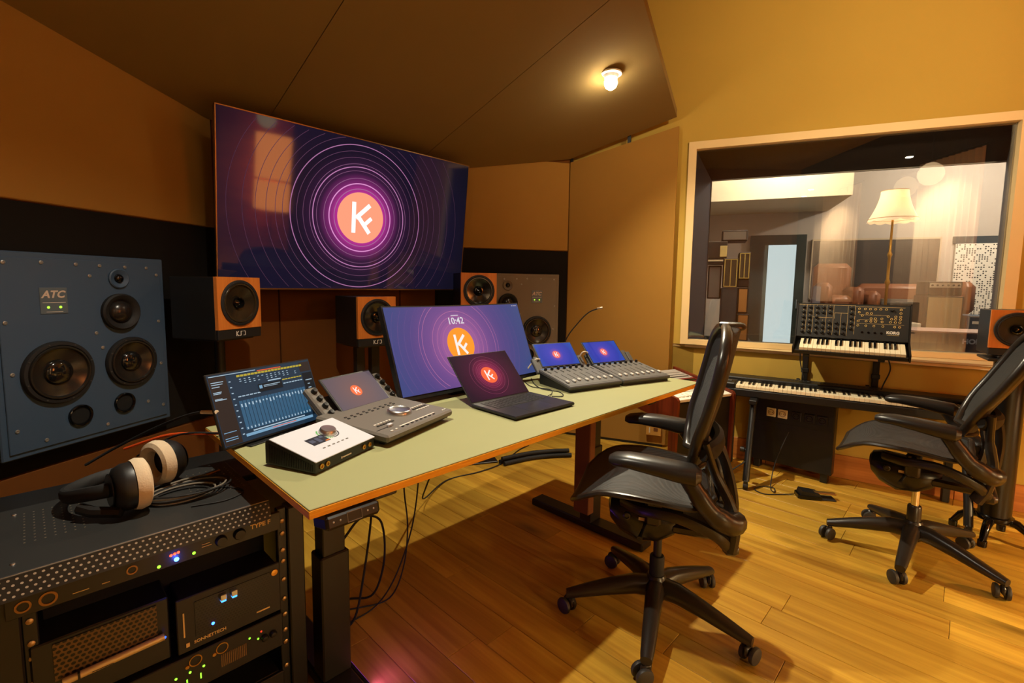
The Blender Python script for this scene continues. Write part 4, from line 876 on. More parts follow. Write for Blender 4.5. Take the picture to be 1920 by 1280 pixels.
def office_chair(label, loc, rz, caster_angs, recline, chrome, yoff=0.02):
    t = thing('office_chair', label, 'chair', loc, rz, 'mesh office chairs')
    BASE = CHF; UPS = 0.062
    # hub and five legs
    MB().lathe([(0.036, 0.085), (0.040, 0.09), (0.042, 0.12), (0.038, 0.155), (0.030, 0.17), (0.0, 0.17)], 24, cap=True).build('hub', BASE, t, True)
    hood = MB().lathe([(0.010, 0.030), (0.014, 0.034), (0.013, 0.058), (0.008, 0.066), (0.0, 0.067)], 12, cap=True)
    for i, (ang, R_, cast) in enumerate(caster_angs):
        q = radians(ang)-rz; dx, dy = cos(q), sin(q); sd = Vector((-dy, dx, 0)); upv = Vector((0, 0, 1)); secs = []
        for (r_, z, wx, hz) in ((0.02, 0.126, 0.034, 0.036), (0.08, 0.128, 0.031, 0.034), (0.16, 0.114, 0.027, 0.029), (0.24, 0.096, 0.024, 0.023), (R_-0.02, 0.082, 0.021, 0.018), (R_+0.008, 0.077, 0.018, 0.014)):
            secs.append(ellipse_ring((dx*r_, dy*r_, z), sd, upv, wx, hz, 12))
        MB().loft(secs).build('leg', BASE, t, True)
        cq = radians(cast); cx_, cy_ = dx*(R_-0.004), dy*(R_-0.004)
        M = T(cx_, cy_, 0) @ RZ(cq)
        c_ = MB(M).lathe([(0.006, 0.05), (0.006, 0.072)], 10, cap=True).cbox(-0.018, 0.020, -0.007, 0.007, 0.026, 0.060, 0.006).build('caster', BASE, t, True)
        for s in (-1, 1):
            Mw = M @ T(0.012, s*0.017, 0.0295) @ RX(pi/2)
            MB(Mw).lathe([(0.0, -0.0085), (0.020, -0.0085), (0.027, -0.0065), (0.0293, 0.0), (0.027, 0.0065), (0.020, 0.0085), (0.0, 0.0085)], 24).build('wheel', mat('caster wheel grey', rgb(50, 47, 43), 0.5), c_, True)
    # gas lift
    cyl = MB().lathe([(0.026, 0.165), (0.026, 0.235), (0.023, 0.24)], 20, cap=True)
    cyl.build('lift_sleeve', RUB if not chrome else CHF, t, True)
    MB().lathe([(0.015, 0.238), (0.015, 0.345+UPS)], 18, cap=True).build('gas_lift', CHROME if chrome else BLK, t, True)
    y0 = yoff
    # tilt mechanism: rounded housing under the seat
    secs = []
    for (y, z, wx, hz) in ((-0.10, 0.340, 0.05, 0.026), (-0.07, 0.328, 0.072, 0.050), (-0.02, 0.318, 0.082, 0.072), (0.05, 0.318, 0.084, 0.080), (0.11, 0.332, 0.080, 0.068), (0.145, 0.348, 0.066, 0.042), (0.155, 0.358, 0.03, 0.016)):
        secs.append(ellipse_ring((0, y+y0, z+UPS), (1, 0, 0), (0, 0, 1), wx, hz, 18, 2.6))
    th = MB().loft(secs).build('tilt_housing', mat('tilt housing black', rgb(24, 22, 20), 0.25), t, True)
    for s in (-1, 1):
        MB(T(s*0.083, 0.085+y0, 0.348+UPS) @ RY(s*pi/2)).lathe([(0.013, 0), (0.013, 0.008), (0.008, 0.010), (0.007, 0.006), (0, 0.006)], 16).build('tension_knob', CHF, th, True)
        MB().cbox(s*0.092-0.012, s*0.092+0.012, -0.03+y0, 0.025+y0, 0.33+UPS, 0.435+UPS, 0.010).build('seat_bracket', CHF, th, True)
        MB(T(s*0.105, -0.004+y0, 0.418+UPS) @ RY(s*pi/2)).lathe([(0.010, 0), (0.009, 0.004), (0.005, 0.005), (0, 0.005)], 14).build('pivot_bolt', BLKG, th, True)
    MB().box(-0.0855, -0.0845, 0.01+y0, 0.045+y0, 0.338+UPS, 0.349+UPS).build('rating_label', mat('cream label', rgb(200, 170, 120), 0.6), th)
    MB().tube([(-0.06, 0.02+y0, 0.33+UPS), (-0.14, 0.03+y0, 0.322+UPS), (-0.175, 0.035+y0, 0.318+UPS)], [0.006, 0.006, 0.009], 8).build('height_lever', BLK, t, True)
    # seat
    def seat_pt(u, v):
        s = 2*u-1; y = -0.185+v*0.445; wd = 0.215+0.030*sin(pi*min(1, v*1.05))
        if v > 0.86: wd *= sqrt(max(0, 1-((v-0.86)/0.155)**2*0.55))
        if v < 0.12: wd *= sqrt(max(0, 1-((0.12-v)/0.125)**2*0.6))
        z = UPS+0.452+0.022*sin(pi*min(1, max(0, (v-0.15)/0.9)))-0.052*max(0, (v-0.72)/0.28)**2 + 0.022*s*s*(1-0.4*v) + 0.010*max(0, (0.2-v)/0.2)
        return (s*wd, y+y0, z)
    MB().sheet(seat_pt, 16, 18, 0.006).build('seat', WEAVE, t, True)
    loop = [seat_pt(0, k/14) for k in range(15)]+[seat_pt(k/8, 1) for k in range(1, 8)]+[seat_pt(1, 1-k/14) for k in range(15)]+[seat_pt(1-k/8, 0) for k in range(1, 8)]
    MB().tube([(x, y, z-0.004) for x, y, z in loop], 0.0125, 8, closed=True, ell=0.8).build('seat_frame', CHF, t, True)
    # under-seat carrier: curved side spars from the front to the back joint
    for s in (-1, 1):
        pts = smoothpts([(s*0.10, 0.10+y0, 0.405+UPS), (s*0.17, 0.03+y0, 0.415+UPS), (s*0.215, -0.08+y0, 0.43+UPS), (s*0.205, -0.19+y0, 0.42+UPS*.5), (s*0.17, -0.235+y0, 0.40)], 5)
        MB().tube(pts, 0.013, 8, ell=1.5).build('side_spar', CHF, t, True)
    MB().cbox(-0.18, 0.18, -0.262+y0, -0.215+y0, 0.375, 0.415, 0.012).build('rear_crossbar', CHF, t, True)
    MB().cbox(-0.075, 0.075, -0.22+y0, -0.06+y0, 0.365, 0.40, 0.010).build('rear_link', CHF, t, True)
    # back
    PV = Vector((0, -0.155+y0, 0.50)); MBk = T(*PV) @ RX(recline) @ T(*(-PV))
    prof = [(0.615, -0.150, 0.130), (0.635, -0.152, 0.168), (0.67, -0.154, 0.196), (0.74, -0.160, 0.222), (0.82, -0.178, 0.238), (0.92, -0.195, 0.245), (0.985, -0.204, 0.238), (1.025, -0.210, 0.212), (1.052, -0.215, 0.170), (1.070, -0.219, 0.112), (1.078, -0.221, 0.045)]
    def lerp(z, i):
        for a_, b_ in zip(prof, prof[1:]):
            if z <= b_[0]: f = (z-a_[0])/(b_[0]-a_[0]); return a_[i]+(b_[i]-a_[i])*f
        return prof[-1][i]
    def back_pt(u, v):
        s = 2*u-1; z = 0.615+(1-(1-v)**1.5)*(1.078-0.615); return (s*lerp(z, 2), lerp(z, 1)+y0+0.050*s*s, z+0.004*(1-s*s))
    MB(MBk).sheet(back_pt, 14, 24, 0.005).build('backrest', WEAVE, t, True)
    loop = [back_pt(0, k/18) for k in range(19)]+[back_pt(k/8, 1) for k in range(1, 8)]+[back_pt(1, 1-k/18) for k in range(19)]+[back_pt(1-k/8, 0) for k in range(1, 8)]
    MB(MBk).tube(loop, 0.0165, 10, closed=True, ell=0.75).build('back_frame', CHF, t, True)
    # lumbar bar, uprights and joints behind the back
    lb = [(s*0.22, lerp(0.70, 1)+y0+0.05*s*s*1.2-0.034, 0.70) for s in [k/6-1 for k in range(13)]]
    MB(MBk).tube(lb, [0.012]+[0.02]*11+[0.012], 8, ell=1.6).build('lumbar_pad', RUB, t, True)
    for s in (-1, 1): MB(MBk if recline > 0.1 else Matrix.Identity(4)).tube(smoothpts([(s*0.05, -0.245+y0, 0.40), (s*0.055, -0.252+y0, 0.50), (s*0.06, -0.225+y0, 0.62), (s*0.07, -0.190+y0, 0.70)], 4), 0.011, 8, ell=1.6).build('back_yoke', CHF, t, True)
    for s in (-1, 1):
        pts = smoothpts([(s*0.165, -0.235+y0, 0.395), (s*0.175, -0.240+y0, 0.47), (s*0.180, -0.225+y0, 0.55), (s*0.195, -0.180+y0, 0.64), (s*0.218, -0.145+y0, 0.74)], 5)
        MB(MBk if recline > 0.1 else Matrix.Identity(4)).tube(pts, [0.020]*5+[0.018]*5+[0.015]*5+[0.012]*6, 10, ell=1.35).build('back_upright', CHF, t, True)
        MB(T(s*0.188, -0.225+y0, 0.50) @ RY(pi/2)).lathe([(0.0, -0.02), (0.026, -0.018), (0.028, 0.0), (0.026, 0.018), (0.0, 0.02)], 18).build('back_joint', CHF, t, True)
        # arms
        secs = []
        for (y, z, wx, hz) in ((-0.138, 0.650, 0.020, 0.016), (-0.122, 0.650, 0.038, 0.030), (-0.07, 0.655, 0.044, 0.029), (0.0, 0.664, 0.046, 0.025), (0.07, 0.669, 0.044, 0.021), (0.115, 0.666, 0.037, 0.018), (0.132, 0.664, 0.022, 0.010)):
            secs.append(ellipse_ring((s*(0.255-0.02*max(0, y)*4), y+y0, z), (1, 0, 0), (0, 0, 1), wx, hz, 16, 2.6))
        ar = MB().loft(secs).build('armrest', CHA, t, True)
        pts = smoothpts([(s*0.25, -0.095+y0, 0.645), (s*0.252, -0.125+y0, 0.60), (s*0.245, -0.165+y0, 0.545), (s*0.225, -0.215+y0, 0.505), (s*0.185, -0.245+y0, 0.49)], 5)
        MB().tube(pts, [0.024]*6+[0.026]*6+[0.030]*5+[0.034]*4, 12, ell=1.15).build('arm_support', CHF, ar, True)
    return t
office_chair('black mesh office chair pulled up to the desk', (1.544, 0.751, 0), radians(25), [(130.8, 0.315, 60), (-157.3, 0.313, 120), (-86.9, 0.319, -40), (-13.4, 0.317, 20), (58.5, 0.322, 75)], radians(3), False)
office_chair('reclined black mesh office chair in front of the long keyboard', (2.752, 0.121, 0), radians(2), [(105.7, 0.315, 150), (177.9, 0.322, 40), (-116.8, 0.327, 10), (-35.8, 0.327, 60), (33.4, 0.325, 110)], radians(17), True)

# ------------------------------------------------------------------ long keyboard on its stand
PR = math.atan2(-0.9763, 0.2164)
pn_ = thing('stage_piano', 'long black stage piano with full set of keys below the window', 'piano', (3.178, 1.061, 0.515), PR)
KW = 1.25/52
MB().cbox(-0.115, 1.30, 0.150, 0.285, 0.0, 0.098, 0.006).build('body', BLK, pn_)
MB().cbox(-0.115, 1.30, -0.006, 0.16, 0.0, 0.046, 0.004).build('key_bed', BLK, pn_)
for x0, x1 in ((-0.115, -0.004), (1.254, 1.30)): MB().cbox(x0, x1, -0.006, 0.155, 0.04, 0.082, 0.006).build('cheek', BLK, pn_)
MB().cbox(-0.09, -0.03, 0.05, 0.085, 0.080, 0.087, 0.002).build('pitch_wheel_panel', DGREY, pn_)
MB().box(-0.10, 0.0, 0.115, 0.119, 0.0818, 0.0826).build('panel_line', MGREY, pn_)
wk = MB().cbox(0.0005, KW-0.0005, 0.0, 0.150, -0.02, 0.0, 0.0012).mesh('white_key', [IVORY])
bk = MB().cbox(-0.0055, 0.0055, 0.052, 0.150, -0.002, 0.011, 0.002).mesh('black_key', [BLKG])
for k in range(52): share('white_key', wk, pn_, (k*KW, 0, 0.0705))
for k in range(51):
    if (k+5) % 7 not in (2, 6): share('black_key', bk, pn_, ((k+1)*KW, 0, 0.0705))
for k in range(20): MB().cbox(0.28+k*0.022, 0.294+k*0.022, 0.225, 0.24, 0.0975, 0.101, 0.001).build('button', DGREY, pn_)
ps_ = thing('keyboard_stand', 'black two tier keyboard stand with casters under the piano', 'keyboard stand', (3.178, 1.061, 0), PR)
for x in (0.11, 1.10):
    MB().tube([(x, -0.24, 0.05), (x, -0.20, 0.16), (x, -0.02, 0.49)], 0.019, 10).build('leg', BLKM, ps_, True)
    MB().cbox(x-0.022, x+0.022, -0.09, 0.30, 0.486, 0.514, 0.004).build('support_arm', BLKM, ps_)
    xr = -0.035 if x < 0.5 else x
    MB().cbox(xr-0.018, xr+0.018, 0.20, 0.24, 0.0, 0.475, 0.004).build('rear_leg', BLKM, ps_)
    MB(T(x, -0.245, 0.022) @ RY(pi/2)).lathe([(0.0, -0.013), (0.019, -0.013), (0.0215, 0), (0.019, 0.013), (0, 0.013)], 16).build('caster', RUB, ps_, True)
    MB().cbox(x-0.012, x+0.012, -0.258, -0.228, 0.02, 0.06, 0.004).build('caster_fork', BLKM, ps_)
    MB(T(x-0.025, -0.165, 0.22) @ RY(pi/2)).lathe([(0.016, -0.022), (0.016, 0.0), (0.006, 0.004), (0.006, 0.02)], 12, cap=True).build('clamp_knob', BLK, ps_, True)
MB().cbox(-0.055, 1.14, 0.20, 0.24, 0.475, 0.50, 0.004).build('cross_rail', BLKM, ps_)
for x in (0.375, 0.745):
    MB().cbox(x-0.017, x+0.017, 0.295, 0.325, 0.515, 0.885, 0.004).cbox(x-0.022, x+0.022, 0.29, 0.33, 0.66, 0.69, 0.004).build('upper_post', BLKM, ps_)
    MB(T(0, 0.075, 0.800) @ RX(radians(20))).cbox(x-0.016, x+0.016, 0.02, 0.27, -0.02, 0.0, 0.004).build('upper_arm', BLKM, ps_)
    MB(T(x-0.035, 0.31, 0.60) @ RY(pi/2)).lathe([(0.018, -0.01), (0.018, 0.008), (0.006, 0.012), (0.006, 0.03)], 12, cap=True).build('clamp_knob', BLK, ps_, True)
cable('black cable hanging below the synthesizer on its left', [(3.42, 0.765, 0.806), (3.44, 0.765, 0.74), (3.42, 0.74, 0.66), (3.43, 0.73, 0.625)], 0.0035, RUB)
cable('black cable hanging below the synthesizer on its right', [(3.49, 0.33, 0.806), (3.52, 0.32, 0.74), (3.47, 0.34, 0.66), (3.48, 0.35, 0.625)], 0.0035, RUB)
cable('black cable on the floor by the piano leg', [(2.99, 0.92, 0.16), (2.90, 0.98, 0.10), (2.86, 1.02, 0.03), (2.80, 1.06, 0.005)], 0.004, RUB)

# ------------------------------------------------------------------ patch synthesizer
SR = radians(-81.3)
sy = thing('patch_synthesizer', 'black semi modular synthesizer with brass patch sockets above the stage piano', 'synthesizer', (3.256, 0.765, 0.816), SR); sy.rotation_euler = (radians(20), 0, SR)
sw = 0.543
MB().cbox(0, sw, 0, 0.31, 0.0, 0.026, 0.003).build('base', BLKM, sy)
side = [(-0.004, 0.0), (-0.004, 0.042), (0.13, 0.056), (0.250, 0.230), (0.268, 0.232), (0.31, 0.10), (0.31, 0.0)]
for x in (-0.008, sw): MB().prism(side, x, x+0.008, MY).build('side_cheek', BLKM, sy)
ta = radians(35); MPn = T(0, 0.132, 0.056) @ RX(-ta)
PH = 0.210
MB(MPn).cbox(0.0, sw, 0.0, 0.012, 0.0, PH, 0.002).build('control_panel', mat('synth panel black', rgb(26, 25, 23), 0.5), sy)
MB().prism([(0.145, 0.02), (0.145, 0.06), (0.254, 0.224), (0.266, 0.226), (0.308, 0.098), (0.308, 0.02)], 0.0, sw, MY).build('rear_housing', BLKM, sy)
KS = 0.0228
nk = 22; kx0 = 0.028
wk2 = MB().cbox(0.0005, KS-0.0005, 0.0, 0.13, -0.018, 0.0, 0.0012).mesh('white_key', [IVORY]); bk2 = MB().cbox(-0.0055, 0.0055, 0.05, 0.13, -0.002, 0.011, 0.002).mesh('black_key', [BLKG])
for k in range(nk): share('white_key', wk2, sy, (kx0+k*KS, 0.002, 0.044))
for k in range(nk-1):
    if k % 7 not in (2, 6): share('black_key', bk2, sy, (kx0+(k+1)*KS, 0.002, 0.044))
kn = MB(FRONT).lathe([(0.0085, 0), (0.0085, 0.005), (0.006, 0.013), (0, 0.0135)], 14).mesh('knob', [BLK])
rg = MB(FRONT).lathe_loop([(0.0042, 0), (0.0064, 0), (0.0060, 0.002), (0.0042, 0.0022)], 14).mesh('patch_socket', [mat('bright socket brass', rgb(232, 196, 120), 0.35, metal=0.25)])
tk = MB().box(-0.0006, 0.0006, -0.0006, 0, 0, 0.007).mesh('tick', [GOLDP])
cols = [0.028, 0.062, 0.098, 0.131, 0.165, 0.272]
for ci, x in enumerate(cols):
    for r_ in range(6 if ci < 5 else 5):
        z = 0.188-r_*0.031
        if ci in (3, 4) and r_ in (2,): continue
        share('knob', kn, sy, tuple(MPn @ Vector((x, -0.0005, z))), (-ta, 0, 0)); share('knob_mark', tk, sy, tuple(MPn @ Vector((x, -0.0006, z+0.0095))), (-ta, 0, 0))
for x in (0.200, 0.235):
    for r_ in range(3): share('knob', kn, sy, tuple(MPn @ Vector((x, -0.0005, 0.095-r_*0.031))), (-ta, 0, 0))
share('knob', kn, sy, tuple(MPn @ Vector((0.462, -0.0005, 0.182))), (-ta, 0, 0))
random.seed(3)
for z, xs in ((0.186, (0.310, 0.338, 0.362, 0.386, 0.410, 0.436, 0.502)), (0.165, (0.310, 0.502)), (0.160, (0.348, 0.368)), (0.145, (0.326, 0.446, 0.480, 0.502)), (0.130, (0.368, 0.388, 0.418, 0.462, 0.480, 0.502)), (0.112, (0.308, 0.346, 0.368, 0.390, 0.420, 0.458, 0.480, 0.500)), (0.085, (0.308, 0.346, 0.384, 0.425, 0.478, 0.500))):
    for x in xs: share('patch_socket', rg, sy, tuple(MPn @ Vector((x, -0.0004, z))), (-ta, 0, 0))
pl_ = MB(MPn)
for bx in ((0.290, 0.2912, 0.03, 0.205), (0.045, 0.046, 0.03, 0.205), (0.0795, 0.0805, 0.03, 0.205), (0.148, 0.149, 0.03, 0.205), (0.184, 0.185, 0.02, 0.205), (0.290, 0.52, 0.198, 0.1992), (0.30, 0.52, 0.098, 0.099), (0.31, 0.44, 0.150, 0.151), (0.31, 0.40, 0.121, 0.122), (0.082, 0.18, 0.125, 0.1262), (0.19, 0.255, 0.155, 0.1562), (0.19, 0.191, 0.12, 0.156), (0.222, 0.223, 0.02, 0.156), (0.255, 0.256, 0.02, 0.205), (0.0, 0.29, 0.203, 0.2042)):
    pl_.box(bx[0], bx[1], -0.0006, 0.0, bx[2], bx[3])
pl_.build('printed_lines', GOLDP, sy)
lettering('maker_name', 'KORG', 0.021, WPRINT, sy, MPn @ T(0.472, -0.0008, 0.050) @ FRONT, bold=0.0008)
MB(MPn).box(0.445, 0.50, -0.0007, 0, 0.036, 0.0376).build('model_line', GOLDP, sy)
for k in range(4): MB(MPn @ T(0.330+k*0.03, -0.0004, 0.045) @ FRONT).lathe([(0.006, 0), (0.006, 0.003), (0, 0.003)], 10).build('jack', BLKG, sy)
# ------------------------------------------------------------------ equipment rack beside the desk
rk = thing('equipment_rack', 'black equipment rack standing at the left end of the desk', 'rack', (-0.07, 1.275, 0), 0)
RW, RDp = 0.56, 0.60
for (x0, x1) in ((-0.012, 0.030), (0.530, 0.572)):
    MB().cbox(x0, x1, 0.0, 0.045, 0.0, 0.60, 0.003).build('front_post', BLKM, rk); MB().cbox(x0, x1, RDp-0.04, RDp, 0.0, 0.60, 0.003).build('rear_post', BLKM, rk)
for x in (0.005, 0.545): MB().box(x, x+0.012, 0.045, RDp-0.04, 0.02, 0.60).build('side_panel', BLKM, rk)
MB().cbox(-0.012, 0.572, 0.0, RDp, 0.0, 0.02, 0.003).build('bottom', BLKM, rk)
MB().cbox(-0.012, 0.572, 0.30, RDp, 0.585, 0.604, 0.003).build('rear_top', BLKM, rk)
rail = []
for x0 in (0.030, 0.507):
    r_ = MB().cbox(x0, x0+0.023, 0.012, 0.030, 0.02, 0.60, 0.002).build('rail', BLKM, rk)
    for z in (0.565, 0.530, 0.483, 0.452, 0.40, 0.345, 0.30, 0.255, 0.22, 0.15): MB(T(x0+0.0115, 0.0115, z) @ FRONT).lathe([(0.006, 0), (0.006, 0.0025), (0.003, 0.004), (0, 0.0042)], 10).build('rack_screw', mat('worn screw', rgb(170, 140, 100), 0.35, metal=0.8), r_, True)
MB().box(0.06, 0.50, 0.10, 0.11, 0.03, 0.58).build('dark_inner_panel', mat('rack interior black', rgb(6, 6, 6), 0.9), rk)
def dots(name, base, dot, sx, sz, r=0.28, rough=0.35, ax='X', metal=0.3):
    m = bpy.data.materials.new(name); m.use_nodes = True; nt = m.node_tree; N = nt.nodes; L = nt.links.new
    b = N['Principled BSDF']; b.inputs['Roughness'].default_value = rough
    tc = N.new('ShaderNodeTexCoord'); sp = N.new('ShaderNodeSeparateXYZ'); L(tc.outputs['Object'], sp.inputs[0])
    def M_(op, a, b_=None):
        n = N.new('ShaderNodeMath'); n.operation = op
        for i, v in enumerate((a, b_)):
            if v is None: continue
            if isinstance(v, (int, float)): n.inputs[i].default_value = v
            else: L(v, n.inputs[i])
        return n.outputs[0]
    u = M_('MULTIPLY', sp.outputs['X'], sx); v = M_('MULTIPLY', sp.outputs['Z' if ax == 'X' else 'Y'], sz)
    row = M_('FLOOR', v); half = M_('MULTIPLY', M_('MODULO', row, 2.0), 0.5); u2 = M_('ADD', u, half)
    fu = M_('SUBTRACT', M_('FRACT', u2), 0.5); fv = M_('SUBTRACT', M_('FRACT', v), 0.5)
    d = M_('SQRT', M_('ADD', M_('MULTIPLY', fu, fu), M_('MULTIPLY', fv, fv))); k = M_('LESS_THAN', d, r)
    mx = N.new('ShaderNodeMix'); mx.data_type = 'RGBA'; mx.inputs['A'].default_value = base; mx.inputs['B'].default_value = dot; L(k, mx.inputs['Factor']); L(mx.outputs['Result'], b.inputs['Base Color'])
    bp = N.new('ShaderNodeBump'); bp.invert = True; bp.inputs['Distance'].default_value = 0.002; L(k, bp.inputs['Height']); L(bp.outputs[0], b.inputs['Normal'])
    MATS[name] = m; return m
# top unit with vented lid and perforated lip
tu = thing('rack_power_unit', 'black rack unit with perforated front lip, blue light and headphones on top', 'rack unit', (-0.045, 1.262, 0.555), 0)
TPL = mat('black unit lid', rgb(40, 40, 39), 0.42, bump=0.05, bscale=900)
MB().cbox(-0.012, 0.455, 0.012, 0.37, 0.0, 0.050, 0.002).build('chassis', BLKM, tu)
MB().cbox(-0.09, 0.455, 0.0, 0.375, 0.050, 0.089, 0.003).build('lid', TPL, tu)
lipm = dots('perforated lip', rgb(16, 15, 15), rgb(170, 160, 146), 84, 105, 0.2, metal=0.5)
MB().add([(-0.09, -0.001, 0.086), (0.455, -0.001, 0.086), (0.455, -0.016, 0.046), (-0.09, -0.016, 0.046), (-0.09, 0.012, 0.086), (0.455, 0.012, 0.086), (0.455, 0.012, 0.046), (-0.09, 0.012, 0.046)],
         [(0, 1, 2, 3), (4, 7, 6, 5), (3, 2, 6, 7), (0, 4, 5, 1), (0, 3, 7, 4), (1, 5, 6, 2)]).build('perforated_lip', lipm, tu)
MB().tube([(-0.09, -0.001, 0.0885), (0.455, -0.001, 0.0885)], 0.0011, 6).build('bright_edge', ALU, tu, True)
fp = MB().cbox(-0.014, 0.482, 0.002, 0.014, 0.0, 0.047, 0.001).build('front_panel', BLKM, tu)
def led(x, z, c, s, parent, r=0.0035, y=0.002): 
    k = 'light %s' % c; col = {'blue': (0.02, 0.10, 1.0, 1), 'green': (0.25, 0.9, 0.03, 1), 'red': (1.0, 0.06, 0.02, 1)}[c]
    return MB(T(x, y, z) @ FRONT).lathe([(r, 0), (r*0.8, r*0.5), (0, r*0.7)], 12).build('indicator_light', glow(k+str(s), col, s), parent)
led(0.255, 0.012, 'blue', 30, fp, 0.005); led(0.222, 0.008, 'green', 3, fp); led(0.289, 0.013, 'green', 3, fp); led(0.245, 0.025, 'red', 5, fp, 0.003); led(0.252, 0.026, 'red', 5, fp, 0.003); led(0.259, 0.027, 'red', 5, fp, 0.003)
bl = bpy.data.lights.new('blue_glow', 'POINT'); bl.energy = 0.05; bl.color = (0.05, 0.12, 1.0); bl.shadow_soft_size = 0.004; bo = bpy.data.objects.new('indicator_glow', bl); COL.objects.link(bo); bo.parent = tu; bo.location = (0.255, -0.012, 0.012)
lettering('unit_name', 'TYPE F', 0.016, GOLDP, fp, T(0.434, 0.0012, 0.030) @ FRONT, bold=0.0004)
for (x, z, r_) in ((0.010, 0.020, 0.012), (0.045, 0.020, 0.014), (0.175, 0.022, 0.010)): MB(T(x, 0.0018, z) @ FRONT).lathe_loop([(r_, 0), (r_, 0.002), (r_*0.72, 0.002), (r_*0.72, 0)], 20).build('socket_ring', mat('dull brass ring', rgb(150, 110, 60), 0.4, metal=0.7), fp, True)
for (x, z, r_) in ((0.345, 0.022, 0.013), (0.385, 0.024, 0.014)): MB(T(x, 0.0018, z) @ FRONT).lathe([(r_, 0), (r_, 0.004), (r_*0.8, 0.010), (0, 0.0105)], 20).build('dial', BLK, fp, True)
for (x_, x2_, z_) in ((0.08, 0.105, 0.012), (0.125, 0.138, 0.012), (0.305, 0.325, 0.020), (0.305, 0.322, 0.026)): MB().box(x_, x2_, 0.001, 0.002, z_, z_+0.0014).build('panel_mark', GOLDP, fp)
hol = MB()
for (x0, nx) in ((0.015, 7), (0.325, 8)):
    for i in range(nx):
        for k in range(11):
            hol.box(x0+i*0.016, x0+i*0.016+0.003, 0.14+k*0.018, 0.143+k*0.018, 0.0886, 0.0896)
v_ = hol.build('lid_vents', mat('vent bright edges', rgb(150, 140, 120), 0.3, metal=0.6), tu); v_['kind'] = 'stuff'
for x, y in ((0.0, 0.05), (0.0, 0.33)): MB(T(x, y, 0.089)).lathe([(0.005, 0), (0.004, 0.002), (0, 0.0025)], 10).build('lid_screw', ALU, tu, True)
# half-width units
FX = -0.045
hl = thing('rack_computer', 'half width rack computer with honeycomb grille and long pale handle bar', 'rack unit', (FX, 1.270, 0.325), 0)
MB().cbox(0.012, 0.238, 0.012, 0.30, 0.0, 0.150, 0.003).build('chassis', BLKM, hl)
gm = dots('honeycomb grille', rgb(96, 70, 36), rgb(6, 5, 4), 95, 110, 0.36)
MB().box(0.045, 0.215, 0.009, 0.0121, 0.062, 0.142).build('grille', gm, hl)
MB().tube([(0.055, 0.000, 0.060), (0.225, 0.000, 0.066)], 0.0075, 12).build('handle_bar', mat('pale champagne bar', rgb(206, 176, 120), 0.35, metal=0.4), hl, True)
MB().box(0.10, 0.135, -0.008, -0.0072, 0.0595, 0.0605).build('bar_slot', BLK, hl); MB().box(0.078, 0.082, -0.0084, 0.008, 0.052, 0.07).box(0.20, 0.205, 0.0, 0.012, 0.055, 0.07).build('bar_clip', BLK, hl)
led(0.2255, 0.066, 'blue', 3, hl, 0.003, -0.004)
hr = thing('rack_expansion_unit', 'half width rack unit with mesh front and two glowing usb sticks', 'rack unit', (FX, 1.270, 0.325), 0)
MB().cbox(0.256, 0.474, 0.012, 0.30, 0.0, 0.132, 0.003).build('chassis', BLKM, hr)
MB().cbox(0.250, 0.480, 0.004, 0.014, 0.0, 0.135, 0.002).build('front_panel', mat('dark bezel', rgb(30, 28, 26), 0.5), hr)
MB().box(0.286, 0.455, 0.002, 0.0042, 0.030, 0.118).build('mesh_front', dots('fine mesh', rgb(34, 30, 26), rgb(5, 5, 5), 140, 160, 0.36), hr)
for x in (0.338, 0.362):
    u_ = MB().cbox(x, x+0.013, -0.010, 0.003, 0.100, 0.114, 0.001).build('usb_stick', ALU, hr); MB().cbox(x+0.001, x+0.012, -0.0095, 0.002, 0.0955, 0.100, 0.001).build('stick_light', glow('usb glow', (0.05, 0.3, 1.0, 1), 3), u_)
led(0.322, 0.046, 'blue', 12, hr, 0.0035, 0.0018)
MB(T(0.466, 0.0035, 0.112) @ FRONT).lathe([(0.009, 0), (0.008, 0.002), (0, 0.0024)], 18).build('thumb_screw', BRASS, hr, True)
lettering('maker_name', 'SONNETTECH', 0.0105, GOLDP, hr, T(0.316, 0.0032, 0.018) @ FRONT, bold=0.0002)
for bx_ in ((0.266, 0.273, 0.013, 0.023), (0.420, 0.452, 0.021, 0.0245), (0.262, 0.265, 0.04, 0.10)): MB().box(bx_[0], bx_[1], 0.0026, 0.0036, bx_[2], bx_[3]).build('panel_mark', GOLDP, hr)
# audio unit with rings and green lamps
au = thing('rack_audio_interface', 'rack audio unit with two gold rings and a row of green lights', 'rack unit', (FX, 1.266, 0.225), 0)
MB().cbox(0.012, 0.474, 0.014, 0.30, 0.0, 0.090, 0.003).build('chassis', BLKM, au)
fp = MB().cbox(-0.012, 0.482, 0.004, 0.016, 0.0, 0.092, 0.002).build('front_panel', mat('brown black panel', rgb(27, 24, 21), 0.45), au)
for x in (0.282, 0.338):
    MB(T(x, 0.0038, 0.074) @ FRONT).lathe_loop([(0.0135, 0), (0.0135, 0.002), (0.0115, 0.002), (0.0115, 0)], 28).build('gold_ring', BRASS, fp, True); MB(T(x-0.017, 0.0038, 0.066) @ FRONT).lathe([(0.005, 0), (0.004, 0.002), (0, 0.002)], 12).build('ring_stud', BRASS, fp, True)
for k in range(7):
    x = 0.13+k*0.028; led(x, 0.050, 'green', 3, fp, 0.0028, 0.0036); MB().cbox(x-0.008, x-0.0055, 0.0025, 0.004, 0.022, 0.036, 0.0005).build('level_light', glow('light green3', (0.25, 0.9, 0.03, 1), 3), fp)
for k in range(2): led(0.40+k*0.02, 0.064-k*0.012, 'green', 2, fp, 0.0026, 0.0036)
led(0.428, 0.068, 'red', 1, fp, 0.0026, 0.0036)
ve = MB()
for k in range(14): ve.box(0.335+k*0.0042, 0.3372+k*0.0042, 0.0028, 0.0042, 0.024, 0.056)
